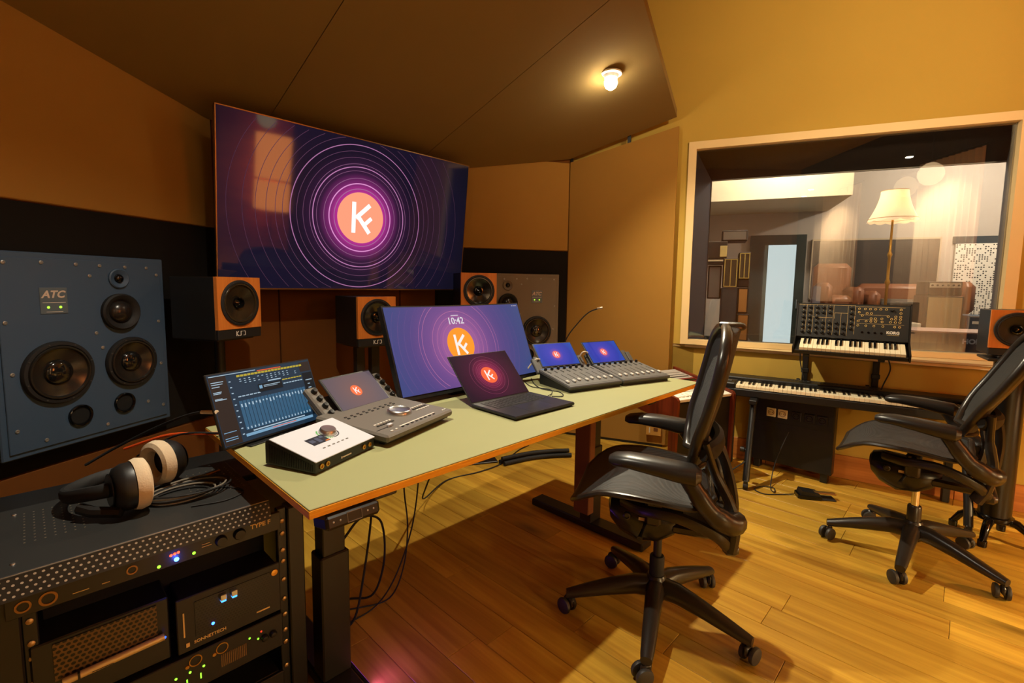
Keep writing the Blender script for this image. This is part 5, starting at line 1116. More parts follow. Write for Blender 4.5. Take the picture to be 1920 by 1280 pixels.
ve.build('vent_ribs', mat('vent tan', rgb(110, 82, 44), 0.5), fp)
for x in (0.435, 0.456): MB(T(x, 0.0036, 0.048) @ FRONT).lathe([(0.009, 0), (0.009, 0.006), (0.006, 0.010), (0, 0.0105)], 16).build('dial', BLK, fp, True)
for x in (0.03, 0.07, 0.165): MB(T(x, 0.0038, 0.072) @ FRONT).lathe([(0.007, 0), (0.006, 0.003), (0, 0.0035)], 12).build('button', BRASS, fp, True)
bu = thing('rack_blank_unit', 'plain dark rack unit at the bottom of the rack', 'rack unit', (FX, 1.266, 0.05), 0)
MB().cbox(0.012, 0.474, 0.014, 0.25, 0.0, 0.10, 0.003).build('chassis', BLKM, bu); MB().cbox(-0.012, 0.482, 0.004, 0.016, 0.0, 0.10, 0.002).build('front_panel', BLKM, bu)

# ------------------------------------------------------------------ headphones on the rack
hp = thing('headphones', 'black headphones with cream velour ear pads lying on the rack', 'headphones', (0.150, 1.425, 0.645), radians(14)); hp.scale = (1.28, 1.28, 1.28)
VEL = mat('cream velour', rgb(206, 186, 156), 0.95, bump=0.4, bscale=300, spec=0.1)
def cup(M, flip):
    s = -1 if flip else 1
    c = MB(M).lathe([(0.0, -0.026*s), (0.026, -0.026*s), (0.038, -0.020*s), (0.044, -0.008*s), (0.044, 0.004*s), (0.040, 0.006*s), (0.0, 0.006*s)], 32).build('ear_cup', mat('satin black cup', rgb(26, 25, 24), 0.42), hp, True)
    MB(M).lathe_loop([(0.046, 0.005*s), (0.049, 0.014*s), (0.046, 0.026*s), (0.038, 0.030*s), (0.028, 0.024*s), (0.026, 0.008*s)], 32).build('ear_pad', VEL, c, True)
    MB(M).lathe([(0.031, -0.027*s), (0.030, -0.0285*s), (0.0, -0.0285*s)], 28).build('cup_plate', mat('gloss disc', rgb(14, 14, 14), 0.3), c, True)
Mc1 = T(0.0, 0.0, 0.050) @ RZ(radians(-8)) @ RY(radians(90)); Mc2 = T(0.100, 0.085, 0.050) @ RZ(radians(8)) @ RY(radians(90))
cup(Mc1, False); cup(Mc2, True)
MB().tube(smoothpts([(-0.012, 0.0, 0.050), (-0.045, 0.03, 0.045), (-0.062, 0.09, 0.030), (-0.04, 0.15, 0.020), (0.02, 0.185, 0.018), (0.085, 0.175, 0.022), (0.125, 0.13, 0.040), (0.118, 0.088, 0.050)], 6), 0.009, 10, ell=1.5).build('headband', RUB, hp, True)
MB().tube([(-0.02, -0.02, 0.012), (-0.05, 0.015, 0.016), (-0.06, 0.04, 0.02)], 0.010, 8).build('yoke', BLK, hp, True)
GC = mat('grey headphone cable', rgb(120, 112, 98), 0.5)
for k in range(5):
    cxx, cyy, rr = 0.255+0.006*k, 1.435+0.004*k, 0.052+0.006*k
    tilt = 0.004*k
    pts = [(cxx+rr*1.25*cos(q), cyy+rr*0.95*sin(q), 0.6475+0.0035*k+tilt*0.4*sin(q+k)) for q in [2*pi*j/28 for j in range(28)]]
    tag(MB().tube(pts, 0.0024, 6, closed=True).build('headphone_cable_loop', GC if k % 2 else RUB, None, True), ['innermost', 'second innermost', 'middle', 'second outermost', 'outermost'][k]+' loop of the coiled headphone cable on the rack', 'cable', 'coils of the headphone cable')
cable('grey headphone cable end with brass jack lying on the rack', [(0.245, 1.50, 0.662), (0.28, 1.515, 0.660), (0.32, 1.53, 0.654), (0.34, 1.535, 0.651)], 0.0026, GC)
tag(MB().tube([(0.335, 1.533, 0.651), (0.352, 1.540, 0.651), (0.353, 1.5405, 0.651), (0.372, 1.548, 0.651)], [0.0045, 0.0042, 0.0028, 0.0026], 10).build('jack_plug', BRASS, None, True), 'brass jack plug of the headphone cable', 'plug')
cable('thin black headphone wire curling across the rack lid', [(0.29, 1.44, 0.6475), (0.35, 1.42, 0.6465), (0.38, 1.36, 0.6465), (0.33, 1.33, 0.6465), (0.26, 1.35, 0.6465)], 0.0017, RUB)

# ------------------------------------------------------------------ red brown gear cabinet
cb_ = thing('gear_cabinet', 'red brown wooden gear cabinet with sloped equipment top beside the desk', 'cabinet', (2.623, 1.201, 0), radians(-19))
cw, cd = 0.497, 0.50
sidep = [(0.0, 0.035), (-0.012, 0.545), (0.0, 0.560), (cd, 0.640), (cd, 0.035)]
MB().prism(sidep, cw-0.02, cw, MY).build('side_panel', MAHOG, cb_)
MB().prism([(0.0, 0.035), (-0.012, 0.545), (0.0, 0.560), (cd, 0.640), (cd, 0.44), (0.05, 0.40), (0.05, 0.035)], 0.0, 0.02, MY).build('side_panel', MAHOG, cb_)
MB().cbox(0.021, cw-0.021, 0.012, 0.024, 0.05, 0.520, 0.001).build('front_panel', mat('cabinet black', rgb(22, 15, 11), 0.5), cb_)
MB().box(0.021, cw-0.021, 0.024, cd-0.01, 0.425, 0.44).build('shelf', BLK, cb_)
MB().cbox(-0.012, 0.032, -0.014, 0.05, 0.0, 0.036, 0.006).cbox(cw-0.032, cw+0.012, -0.014, 0.05, 0.0, 0.036, 0.006).cbox(cw-0.03, cw+0.005, cd-0.06, cd-0.01, 0.0, 0.036, 0.006).build('feet', MAHOG, cb_)
sl = math.atan2(0.08, cd); Mt = T(0.022, 0.0, 0.541) @ RX(sl)
gw = cw-0.044
for i, (y0, y1, mm_) in enumerate(((0.0, 0.16, WHITE), (0.165, 0.31, mat('red module', rgb(120, 34, 28), 0.4)), (0.315, 0.485, LGREY))):
    md = MB(Mt).cbox(0.002, gw-0.002, y0, y1, -0.012, 0.006, 0.002).build('gear_module', mm_, cb_)
    if i == 0:
        for k in range(12): MB(Mt).cbox(0.02+k*0.034, 0.046+k*0.034, 0.03, 0.075, 0.006, 0.014, 0.002).build('pad_button', mat('white pad', rgb(236, 230, 215), 0.4), md)
        MB(Mt).box(0.02, gw-0.02, 0.100, 0.104, 0.006, 0.0068).box(0.02, gw-0.02, 0.125, 0.128, 0.006, 0.0068).build('slot_lines', BLK, md)
    elif i == 1:
        for k in range(14): MB(Mt @ T(0.02+k*0.032, 0.19+0.02*(k % 2), 0.006)).lathe([(0.008, 0), (0.008, 0.006), (0.006, 0.016), (0, 0.0165)], 14).build('knob', BLK, md, True)
        MB(Mt).box(0.15, gw-0.02, 0.255, 0.29, 0.006, 0.007).build('dark_display', BLKG, md)
    else:
        MB(Mt).box(0.015, gw-0.015, 0.335, 0.350, 0.006, 0.0068).box(0.015, gw-0.015, 0.375, 0.382, 0.006, 0.0068).box(0.015, gw-0.015, 0.42, 0.425, 0.006, 0.0068).build('slot_lines', BLK, md)
# wall socket box seen under the desk
so = thing('wall_socket', 'tan double wall socket low on the panel behind the front chair', 'socket', (3.2763, 1.6656, 0.09), math.atan2(pd.y, pd.x))
MB().cbox(-0.055, 0.055, -0.018, -0.001, 0.0, 0.075, 0.003).build('plate', mat('tan plastic', rgb(206, 150, 70), 0.5), so); MB().box(-0.034, -0.026, -0.0195, -0.017, 0.02, 0.06).build('switch', WPRINT, so); MB().box(0.0, 0.03, -0.0195, -0.017, 0.035, 0.06).build('socket_flap', mat('brown flap', rgb(120, 70, 30), 0.6), so)

# ------------------------------------------------------------------ black power box under the piano
pb = thing('power_box', 'black equipment box with two white wall sockets under the piano', 'equipment box', (3.41, 1.02, 0), radians(-90))
MB().cbox(0.0, 0.47, 0.0, 0.075, 0.057, 0.50, 0.003).build('case', BLKM, pb)
MB().cbox(0.004, 0.466, -0.006, 0.0, 0.33, 0.495, 0.002).build('socket_panel', BLK, pb)
for k, x in enumerate((0.117, 0.184, 0.262, 0.335, 0.405)):
    m_ = IVORY if k < 2 else BLK
    s_ = MB().cbox(x-0.028, x+0.028, -0.013, -0.006, 0.366, 0.424, 0.003).build('power_socket', m_, pb)
    MB(T(x, -0.0135, 0.395) @ FRONT).lathe_loop([(0.019, 0), (0.019, 0.001), (0.016, 0.001), (0.015, -0.006), (0.0, -0.006)][:4], 20).build('socket_ring', mat('socket shade', rgb(150, 120, 80), 0.5) if k < 2 else BLKG, s_)
    for dx in (-0.008, 0.008): MB(T(x+dx, -0.0137, 0.395) @ FRONT).lathe([(0.003, 0), (0, 0.0005)], 8).build('pin_hole', BLKG, s_)
for x in (0.04, 0.43): MB().cbox(x-0.02, x+0.02, 0.01, 0.07, 0.0, 0.058, 0.003).build('foot', BLKM, pb)
# sustain pedal
pe = thing('sustain_pedal', 'black sustain pedal with brass tread on the floor', 'pedal', (3.085, 0.66, 0), radians(-58))
MB().prism([(0.0, -0.03), (0.012, -0.042), (0.12, -0.042), (0.12, 0.042), (0.012, 0.042), (0.0, 0.03)], 0.0, 0.022, None).build('base', BLKG, pe)
MB().prism([(0.012, 0.02), (0.02, 0.046), (0.11, 0.036), (0.12, 0.02)], -0.036, 0.036, Matrix(((1, 0, 0, 0), (0, 0, 1, 0), (0, 1, 0, 0), (0, 0, 0, 1)))).build('housing', BLK, pe)
MB().cbox(0.08, 0.205, -0.017, 0.017, 0.030, 0.038, 0.003).build('tread', mat('worn brass', rgb(220, 170, 100), 0.3, metal=0.9), pe)
MB().cbox(0.12, 0.20, -0.034, 0.034, 0.0, 0.008, 0.003).build('base_plate', RUB, pe)
cable('thin black pedal cable curled on the floor', [(3.08, 0.67, 0.01), (3.02, 0.74, 0.004), (2.97, 0.80, 0.004), (3.0, 0.86, 0.004), (3.08, 0.84, 0.004), (3.09, 0.78, 0.008), (3.03, 0.76, 0.008), (3.10, 0.80, 0.01), (3.25, 0.82, 0.12), (3.34, 0.78, 0.30)], 0.003, RUB)
# purple light strip under the desk end
lt = thing('led_strip', 'short purple led strip on the floor at the desk foot', 'light strip', (0.655, 1.20, 0.0), 0)
MB().cbox(-0.005, 0.005, -0.14, 0.14, 0.0, 0.006, 0.001).build('strip', BLK, lt)
MB().box(0.0045, 0.0056, -0.135, 0.135, 0.001, 0.005).build('diodes', glow('purple diodes', (0.4, 0.05, 0.8, 1), 0.6), lt)
al = bpy.data.lights.new('purple', 'AREA'); al.shape = 'RECTANGLE'; al.size = 0.26; al.size_y = 0.01; al.energy = 0.5; al.color = (0.36, 0.08, 1.0)
ao = bpy.data.objects.new('strip_light', al); COL.objects.link(ao); ao.parent = lt; ao.location = (0.009, 0, 0.012); ao.rotation_euler = (0, radians(-75), radians(0))
# ------------------------------------------------------------------ studio window
def thin_glass(name, refl_scale=1.0, tint=(1, 1, 1, 1)):
    m = bpy.data.materials.new(name); m.use_nodes = True; nt = m.node_tree; N = nt.nodes; L = nt.links.new
    for n in list(N):
        if n.type != 'OUTPUT_MATERIAL': N.remove(n)
    out = [n for n in N if n.type == 'OUTPUT_MATERIAL'][0]
    tr = N.new('ShaderNodeBsdfTransparent'); tr.inputs[0].default_value = tint
    gl = N.new('ShaderNodeBsdfGlossy'); gl.inputs['Roughness'].default_value = 0.01
    fr = N.new('ShaderNodeFresnel'); fr.inputs['IOR'].default_value = 1.9
    mp = N.new('ShaderNodeMath'); mp.operation = 'MULTIPLY'; mp.inputs[1].default_value = refl_scale; mp.use_clamp = True; L(fr.outputs[0], mp.inputs[0])
    mx = N.new('ShaderNodeMixShader'); L(mp.outputs[0], mx.inputs[0]); L(tr.outputs[0], mx.inputs[1]); L(gl.outputs[0], mx.inputs[2]); L(mx.outputs[0], out.inputs['Surface'])
    MATS[name] = m; return m
GLASS = thin_glass('laminated studio glass', 1.15)
wi = struct(MB(win_frame()).box(U0, U0+0.052, -0.014, 0.05, Z0, Z1).box(U1-0.06, U1, -0.014, 0.05, Z0, Z1).box(U0+0.052, U1-0.06, -0.014, 0.05, Z1-0.052, Z1).box(U0+0.052, U1-0.06, -0.014, 0.05, Z0, Z0+0.035).build('window_1', CREAM))
a0, a1, b0, b1 = U0+0.052, U1-0.06, Z0+0.035, Z1-0.052            # front opening
c0, c1, d0, d1 = 0.235, 1.97, 0.800, 2.03                            # rear opening at depth .36
def quad_panel(name, pts, m, parent):
    p = [Vector(v) for v in pts]; n = (p[1]-p[0]).cross(p[2]-p[0]).normalized()*0.01
    MB(win_frame()).add([tuple(v) for v in p]+[tuple(v+n) for v in p], [(0, 1, 2, 3), (7, 6, 5, 4), (0, 4, 5, 1), (1, 5, 6, 2), (2, 6, 7, 3), (3, 7, 4, 0)]).build(name, m, parent)
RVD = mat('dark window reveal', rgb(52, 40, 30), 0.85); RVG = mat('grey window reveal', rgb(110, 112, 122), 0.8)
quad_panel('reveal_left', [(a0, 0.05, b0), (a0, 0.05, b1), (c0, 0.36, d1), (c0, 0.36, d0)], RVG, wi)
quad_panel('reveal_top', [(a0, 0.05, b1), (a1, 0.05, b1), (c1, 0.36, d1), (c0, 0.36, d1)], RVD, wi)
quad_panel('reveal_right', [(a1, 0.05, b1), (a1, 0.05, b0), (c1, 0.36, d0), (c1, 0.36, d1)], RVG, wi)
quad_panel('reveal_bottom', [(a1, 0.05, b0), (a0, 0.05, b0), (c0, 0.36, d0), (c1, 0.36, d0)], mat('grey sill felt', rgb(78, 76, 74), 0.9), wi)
MB(win_frame()).box(a0-0.002, a1+0.002, 0.030, 0.036, b0-0.002, b1+0.002).build('pane', GLASS, wi)
MB(win_frame()).box(c0, c1, 0.352, 0.356, d0, d1).build('rear_pane', thin_glass('rear pane glass', 0.6), wi)

# ------------------------------------------------------------------ recording room behind the glass
LRW = mat('pale recording room wall', rgb(176, 168, 160), 0.9); LRC = mat('cream recording room ceiling', rgb(214, 204, 176), 0.9)
WF = win_frame()
def lbox(*a): return MB(WF).box(*a)
struct(lbox(-0.5, 4.2, 2.95, 3.05, 0, 2.8).build('wall_recording_back', LRW))
struct(lbox(-0.5, -0.42, 0.13, 2.95, 0, 2.8).build('wall_recording_left', LRW))
struct(lbox(4.1, 4.2, 0.13, 2.95, 0, 2.8).build('wall_recording_right', LRW))
struct(lbox(-0.5, 4.2, 0.13, 3.05, 2.72, 2.82).build('ceiling_recording', LRC))
struct(lbox(-0.5, 4.2, 0.13, 3.05, -0.06, 0.0).build('floor_recording', mat('dark recording floor', rgb(70, 60, 52), 0.7)))
struct(lbox(-0.5, c0, 0.345, 0.36, 0, 2.72).box(c1, 4.2, 0.345, 0.36, 0, 2.72).box(c0, c1, 0.345, 0.36, d1, 2.72).box(c0, c1, 0.345, 0.36, 0, d0).build('wall_recording_front', LRW))
bk_ = struct(MB(WF).box(-0.42, 1.50, 1.9, 2.95, 2.13, 2.72).build('ceiling_bulkhead', LRC))
def lthing(name, label, cat, u, w_, z=0, group=None):
    p = WO+WU*u+WN*w_; return thing(name, label, cat, (p.x, p.y, z), math.atan2(WU.y, WU.x), group)
# door with bright pane
d_ = struct(MB(WF).box(0.70, 0.86, 2.90, 2.952, 0, 1.86).box(1.20, 1.30, 2.90, 2.952, 0, 1.86).box(0.86, 1.20, 2.90, 2.952, 1.74, 1.86).box(0.86, 1.20, 2.90, 2.952, 0, 0.55).build('door_1', mat('dark green door', rgb(38, 52, 50), 0.5)))
MB(WF).box(0.90, 1.20, 2.915, 2.925, 0.55, 1.74).build('lit_pane', glow('daylit door pane', (0.62, 0.74, 0.72, 1), 1.15), d_)
MB(WF).box(0.86, 0.90, 2.90, 2.94, 0.55, 1.74).build('pane_stop', mat('grey green stop', rgb(90, 104, 98), 0.6), d_)
MB(WF).tube([(1.235, 2.885, 0.98), (1.235, 2.865, 0.98), (1.235, 2.865, 1.08), (1.235, 2.885, 1.08)], 0.007, 8).build('door_handle', ALU, d_, True)
# amplifiers on the left
AMPG = 'amplifiers stacked behind the window glass'
TOLEX = mat('black tolex', rgb(24, 23, 22), 0.7, bump=0.3, bscale=400); GRILL = mat('amp grille cloth', rgb(74, 66, 52), 0.8, bump=0.3, bscale=500)
def amp(label, u, w_, z, W_, H_, D_, body, grille, trim=None, knobs=0, trimw=0.008, split=False):
    t = lthing('guitar_amplifier', label, 'amplifier', u, w_, z, AMPG)
    MB().cbox(0, W_, 0, D_, 0, H_, 0.006).build('cabinet', body, t)
    MB().box(0.014, W_-0.014, -0.004, 0.002, 0.014, H_-0.014 - (0.05 if knobs else 0)).build('grille', grille, t)
    if trim:
        m = MB()
        for bx in ((0.008, 0.008+trimw, 0.01, H_-0.01), (W_-0.008-trimw, W_-0.008, 0.01, H_-0.01)): m.box(bx[0], bx[1], -0.008, 0, bx[2], bx[3])
        m.box(0.008, W_-0.008, -0.008, 0, 0.008, 0.008+trimw).box(0.008, W_-0.008, -0.008, 0, H_-0.008-trimw, H_-0.008)
        if split: m.box(W_/2-trimw/2, W_/2+trimw/2, -0.008, 0, 0.01, H_-0.01)
        m.build('trim', trim, t)
    if knobs:
        pl_ = MB().box(0.014, W_-0.014, -0.006, 0.002, H_-0.055, H_-0.014).build('control_strip', mat('amp control strip', rgb(196, 188, 170), 0.4), t)
        for k in range(knobs): MB(T(0.03+(W_-0.06)*k/(knobs-1), -0.006, H_-0.034) @ FRONT).lathe([(0.008, 0), (0.008, 0.006), (0.005, 0.012), (0, 0.012)], 12).build('knob', BLK, pl_, True)
    return t
YTR = mat('yellow amp trim', rgb(206, 180, 96), 0.5)
sh = lthing('amplifier_shelf', 'low black shelf carrying the stacked amplifiers behind the glass', 'shelf', 0.16, 1.36); MB().cbox(0, 0.50, 0, 0.44, 0.66, 0.694, 0.004).build('board', TOLEX, sh)
for x in (0.0, 0.46): MB().cbox(x, x+0.04, 0.02, 0.42, 0, 0.66, 0.004).build('support', TOLEX, sh)
amp('tall blue grey speaker cabinet in the amplifier stack', 0.365, 1.40, 0.695, 0.145, 0.515, 0.36, mat('blue grey tolex', rgb(58, 66, 74), 0.7), mat('blue grey cloth', rgb(70, 78, 84), 0.8))
amp('small orange fronted amplifier at the bottom of the stack', 0.515, 1.39, 0.695, 0.11, 0.265, 0.34, TOLEX, mat('orange grille', rgb(190, 132, 70), 0.7))
amp('small orange fronted amplifier second from the bottom', 0.512, 1.40, 0.965, 0.098, 0.25, 0.34, TOLEX, mat('orange grille 2', rgb(198, 140, 76), 0.7))
amp('yellow trimmed amplifier in front of the stack', 0.372, 1.38, 1.213, 0.132, 0.285, 0.22, TOLEX, GRILL, YTR, split=True)
amp('yellow trimmed amplifier set back in the stack', 0.506, 1.40, 1.295, 0.105, 0.26, 0.22, TOLEX, GRILL, YTR, split=True)
amp('black amplifier filling the gap below the yellow trimmed one', 0.508, 1.40, 1.218, 0.10, 0.075, 0.22, TOLEX, TOLEX)
amp('grey speaker cabinet at the left of the stack', 0.235, 1.45, 1.10, 0.125, 0.33, 0.30, TOLEX, mat('grey cloth', rgb(126, 122, 120), 0.8))
amp('black amplifier with a cream end panel', 0.185, 1.42, 1.50, 0.215, 0.165, 0.26, TOLEX, TOLEX, knobs=0)
amp('black amplifier head on top of the whole stack', 0.345, 1.46, 1.668, 0.23, 0.105, 0.26, TOLEX, mat('silver strip', rgb(110, 104, 96), 0.5))
t = lthing('cream_panel', 'cream metal panel on the black amplifier', 'panel', 0.335, 1.405, 1.515); MB().cbox(0, 0.062, 0, 0.012, 0, 0.105, 0.002).build('plate', mat('cream enamel', rgb(208, 186, 120), 0.5), t); MB().box(0.015, 0.03, -0.001, 0, 0.07, 0.075).build('badge', ALU, t)
t = lthing('small_keyboard', 'small keyboard lying at the left of the amplifier stack', 'keyboard', 0.06, 1.36, 1.437); MB().cbox(0, 0.31, 0, 0.12, 0, 0.03, 0.004).build('body', TOLEX, t)
kk = MB().cbox(0, 0.0165, -0.004, 0.07, 0.03, 0.045, 0.001).mesh('white_key', [IVORY])
for k in range(17): share('white_key', kk, t, (0.012+k*0.0172, 0, 0))
t = lthing('side_shelf', 'wooden shelf unit with red brown crates left of the amplifiers', 'shelf', -0.06, 1.82); MB().cbox(0, 0.015, 0, 0.3, 0, 1.43, 0.003).cbox(0.195, 0.21, 0, 0.3, 0, 1.09, 0.003).build('side', mat('grey shelf', rgb(120, 118, 116), 0.7), t)
for z in (0.78, 1.0, 1.085): MB().cbox(0.015, 0.195, 0, 0.3, z, z+0.012, 0.002).build('shelf_board', MATS['grey shelf'], t)
for z, h, c, lb in ((0.793, 0.14, rgb(110, 44, 26), 'red brown case on the lower shelf behind the glass'), (1.013, 0.06, rgb(140, 80, 44), 'brown case on the middle shelf behind the glass')):
    q = lthing('equipment_case', lb, 'case', -0.03, 1.82, z); MB().cbox(0, 0.15, 0, 0.25, 0, h, 0.006).build('shell', mat('case '+lb[:9], c, 0.5), q); MB().tube([(0.05, -0.004, h*0.6), (0.05, -0.018, h*0.6), (0.10, -0.018, h*0.6), (0.10, -0.004, h*0.6)], 0.004, 6).build('handle', BLK, q)
# lamp, armchair and sofa
lm = lthing('floor_lamp', 'brass floor lamp with lit scalloped cream shade seen through the window', 'lamp', 1.752, 1.60)
def shade_pt(u, v):
    a_ = 2*pi*u; r_ = 0.100+0.088*(v**1.7); z = 2.095-0.265*v
    if v > 0.93: z -= 0.012*abs(sin(a_*6))
    return (r_*cos(a_), r_*sin(a_), z)
SH = bpy.data.materials.new('lit cream shade'); SH.use_nodes = True; b = SH.node_tree.nodes['Principled BSDF']; b.inputs['Base Color'].default_value = rgb(236, 222, 200); b.inputs['Roughness'].default_value = 0.9
b.inputs['Emission Color'].default_value = (1.0, 0.80, 0.60, 1); b.inputs['Emission Strength'].default_value = 0.34
tr = SH.node_tree.nodes.new('ShaderNodeBsdfTranslucent'); tr.inputs[0].default_value = rgb(240, 222, 190); mx = SH.node_tree.nodes.new('ShaderNodeMixShader'); mx.inputs[0].default_value = 0.45
SH.node_tree.links.new(b.outputs[0], mx.inputs[1]); SH.node_tree.links.new(tr.outputs[0], mx.inputs[2]); SH.node_tree.links.new(mx.outputs[0], SH.node_tree.nodes['Material Output'].inputs['Surface'])
MB().sheet(shade_pt, 72, 14, 0.002).build('lamp_shade', SH, lm, True)
trm = MB()
for r_, z in ((0.1005, 2.095), (0.1795, 1.848)): trm.tube([(r_*cos(q), r_*sin(q), z) for q in [2*pi*k/48 for k in range(48)]], 0.003, 6, closed=True)
trm.build('shade_braid', mat('shade braid', rgb(190, 150, 100), 0.8), lm, True)
MB().lathe([(0.14, 0), (0.14, 0.02), (0.05, 0.04), (0.012, 0.06), (0.012, 1.25), (0.022, 1.28), (0.012, 1.31), (0.012, 1.5), (0.020, 1.53), (0.010, 1.56), (0.009, 1.86), (0.014, 1.88), (0.0, 1.9)], 20, cap=True).build('pole', BRASS, lm, True)
MB(T(0, 0, 1.93)).lathe([(0.0, -0.03), (0.02, -0.02), (0.028, 0.0), (0.02, 0.02), (0, 0.03)], 16).build('bulb', mat('lamp bulb', rgb(255, 240, 210), 0.4, emit=(1, 0.75, 0.45, 1), estr=8), lm, True)
pl2 = bpy.data.lights.new('lamp', 'POINT'); pl2.energy = 5; pl2.color = (1, 0.78, 0.52); pl2.shadow_soft_size = 0.03; lo = bpy.data.objects.new('lamp_light', pl2); COL.objects.link(lo); lo.parent = lm; lo.location = (0, 0, 1.97)
stg = lthing('raised_stage', 'low pale raised stage carrying the leather seats behind the glass', 'stage', 1.32, 2.02); MB().cbox(0, 1.35, 0, 0.9, 0.0, 0.98, 0.01).build('deck', mat('stage black', rgb(30, 28, 26), 0.8), stg); MB().box(0, 1.35, -0.006, 0, 0.95, 0.98).build('white_edge', LRC, stg)
ac = lthing('leather_armchair', 'brown leather armchair on the stage behind the glass', 'armchair', 1.34, 2.10, 0.98)
MB().cbox(0.0, 0.36, 0.45, 0.62, 0.0, 0.52, 0.05).build('backrest', LEATHER, ac, True); MB().cbox(0.0, 0.10, 0.0, 0.5, 0.0, 0.30, 0.04).cbox(0.28, 0.38, 0.0, 0.5, 0.0, 0.26, 0.04).build('arms', LEATHER, ac, True); MB().cbox(0.09, 0.29, 0.02, 0.48, 0.0, 0.17, 0.04).build('seat_cushion', LEATHER, ac, True)
sf = lthing('leather_sofa', 'brown leather sofa on the stage below the dark wall panel', 'sofa', 1.76, 2.10, 0.98)
MB().cbox(0.0, 0.82, 0.42, 0.60, 0.0, 0.30, 0.05).build('backrest', LEATHER, sf, True); MB().cbox(0.0, 0.10, 0.0, 0.45, 0.0, 0.22, 0.04).cbox(0.70, 0.84, 0.0, 0.45, 0.0, 0.32, 0.05).build('arms', LEATHER, sf, True); MB().cbox(0.09, 0.41, 0.02, 0.44, 0.0, 0.14, 0.04).cbox(0.41, 0.72, 0.02, 0.44, 0.0, 0.14, 0.04).build('seat_cushions', mat('dark cushion', rgb(52, 44, 36), 0.7), sf, True)
wp = lthing('dark_wall_panel', 'wide dark panel on the wall above the leather sofa', 'wall panel', 1.36, 2.925); MB().cbox(0, 1.22, 0, 0.022, 1.08, 1.80, 0.004).build('board', mat('dark panel', rgb(44, 38, 34), 0.5), wp)
m = MB()
for z0, z1, x0, x1 in ((1.78, 1.80, 0, 1.22), (1.08, 1.10, 0, 1.22), (1.08, 1.80, 0, 0.015), (1.08, 1.80, 1.205, 1.22)): m.box(x0, x1, -0.004, 0.001, z0, z1)
m.build('panel_frame', mat('pale panel frame', rgb(170, 156, 134), 0.6), wp)
# perforated white panel
pp = lthing('perforated_panel', 'white acoustic panel punched with dark holes behind the right amplifiers', 'acoustic panel', 2.70, 2.90)
PB = bpy.data.materials.new('punched white board'); PB.use_nodes = True; nt = PB.node_tree; N = nt.nodes; L = nt.links.new; b = N['Principled BSDF']; b.inputs['Roughness'].default_value = 0.8
tc = N.new('ShaderNodeTexCoord'); sp = N.new('ShaderNodeVectorMath'); sp.operation = 'SCALE'; sp.inputs['Scale'].default_value = 46; L(tc.outputs['Object'], sp.inputs[0])
fl_ = N.new('ShaderNodeVectorMath'); fl_.operation = 'FLOOR'; L(sp.outputs[0], fl_.inputs[0]); wn = N.new('ShaderNodeTexWhiteNoise'); L(fl_.outputs[0], wn.inputs['Vector'])
fr_ = N.new('ShaderNodeVectorMath'); fr_.operation = 'FRACTION'; L(sp.outputs[0], fr_.inputs[0]); sb = N.new('ShaderNodeVectorMath'); sb.operation = 'SUBTRACT'; sb.inputs[1].default_value = (0.5, 0.5, 0.5); L(fr_.outputs[0], sb.inputs[0])
ml = N.new('ShaderNodeVectorMath'); ml.operation = 'MULTIPLY'; ml.inputs[1].default_value = (1, 0, 1); L(sb.outputs[0], ml.inputs[0]); le = N.new('ShaderNodeVectorMath'); le.operation = 'LENGTH'; L(ml.outputs[0], le.inputs[0])
lt_ = N.new('ShaderNodeMath'); lt_.operation = 'LESS_THAN'; lt_.inputs[1].default_value = 0.33; L(le.outputs['Value'], lt_.inputs[0]); gt = N.new('ShaderNodeMath'); gt.operation = 'GREATER_THAN'; gt.inputs[1].default_value = 0.52; L(wn.outputs['Value'], gt.inputs[0])
mu = N.new('ShaderNodeMath'); mu.operation = 'MULTIPLY'; L(lt_.outputs[0], mu.inputs[0]); L(gt.outputs[0], mu.inputs[1]); mxx = N.new('ShaderNodeMix'); mxx.data_type = 'RGBA'; mxx.inputs['A'].default_value = rgb(226, 222, 212); mxx.inputs['B'].default_value = rgb(52, 54, 54); L(mu.outputs[0], mxx.inputs['Factor']); L(mxx.outputs['Result'], b.inputs['Base Color'])
MB().cbox(0, 0.95, 0.01, 0.045, 0.3, 1.72, 0.003).build('board', PB, pp)
MB().cbox(-0.02, 0.97, 0.03, 0.05, 1.72, 1.80, 0.003).build('dark_header', mat('dark teal header', rgb(40, 52, 60), 0.6), pp)
amp('tan fronted amplifier cabinet right of the lamp', 2.055, 1.62, 0.0, 0.262, 1.165, 0.30, TOLEX, mat('tan amp cloth', rgb(176, 156, 116), 0.85, bump=0.3, bscale=400))
amp('silver strip amplifier head on the tan cabinet', 2.062, 1.64, 1.167, 0.245, 0.125, 0.26, TOLEX, TOLEX, knobs=6)
amp('small blue grey amplifier behind the right hand speaker', 2.35, 1.62, 0.0, 0.20, 1.0, 0.26, mat('blue tolex', rgb(60, 74, 92), 0.6), mat('blue cloth', rgb(66, 78, 92), 0.7), LGREY)
t = lthing('badge_plate', 'pale badge on the small blue grey amplifier', 'badge', 2.385, 1.610, 0.925); MB().cbox(0, 0.085, 0, 0.006, 0, 0.024, 0.001).build('plate', WPRINT, t)
t = lthing('white_box', 'small white box left of the tan amplifier', 'box', 1.92, 1.62, 0.0); MB().cbox(0, 0.115, 0, 0.2, 0, 0.915, 0.006).build('shell', WHITE, t); MB().box(0.01, 0.105, -0.001, 0, 0.86, 0.862).build('lid_seam', MGREY, t)
ho = lthing('electric_piano', 'dark electric piano standing right behind the window glass', 'piano', 1.30, 0.45, 0.0)
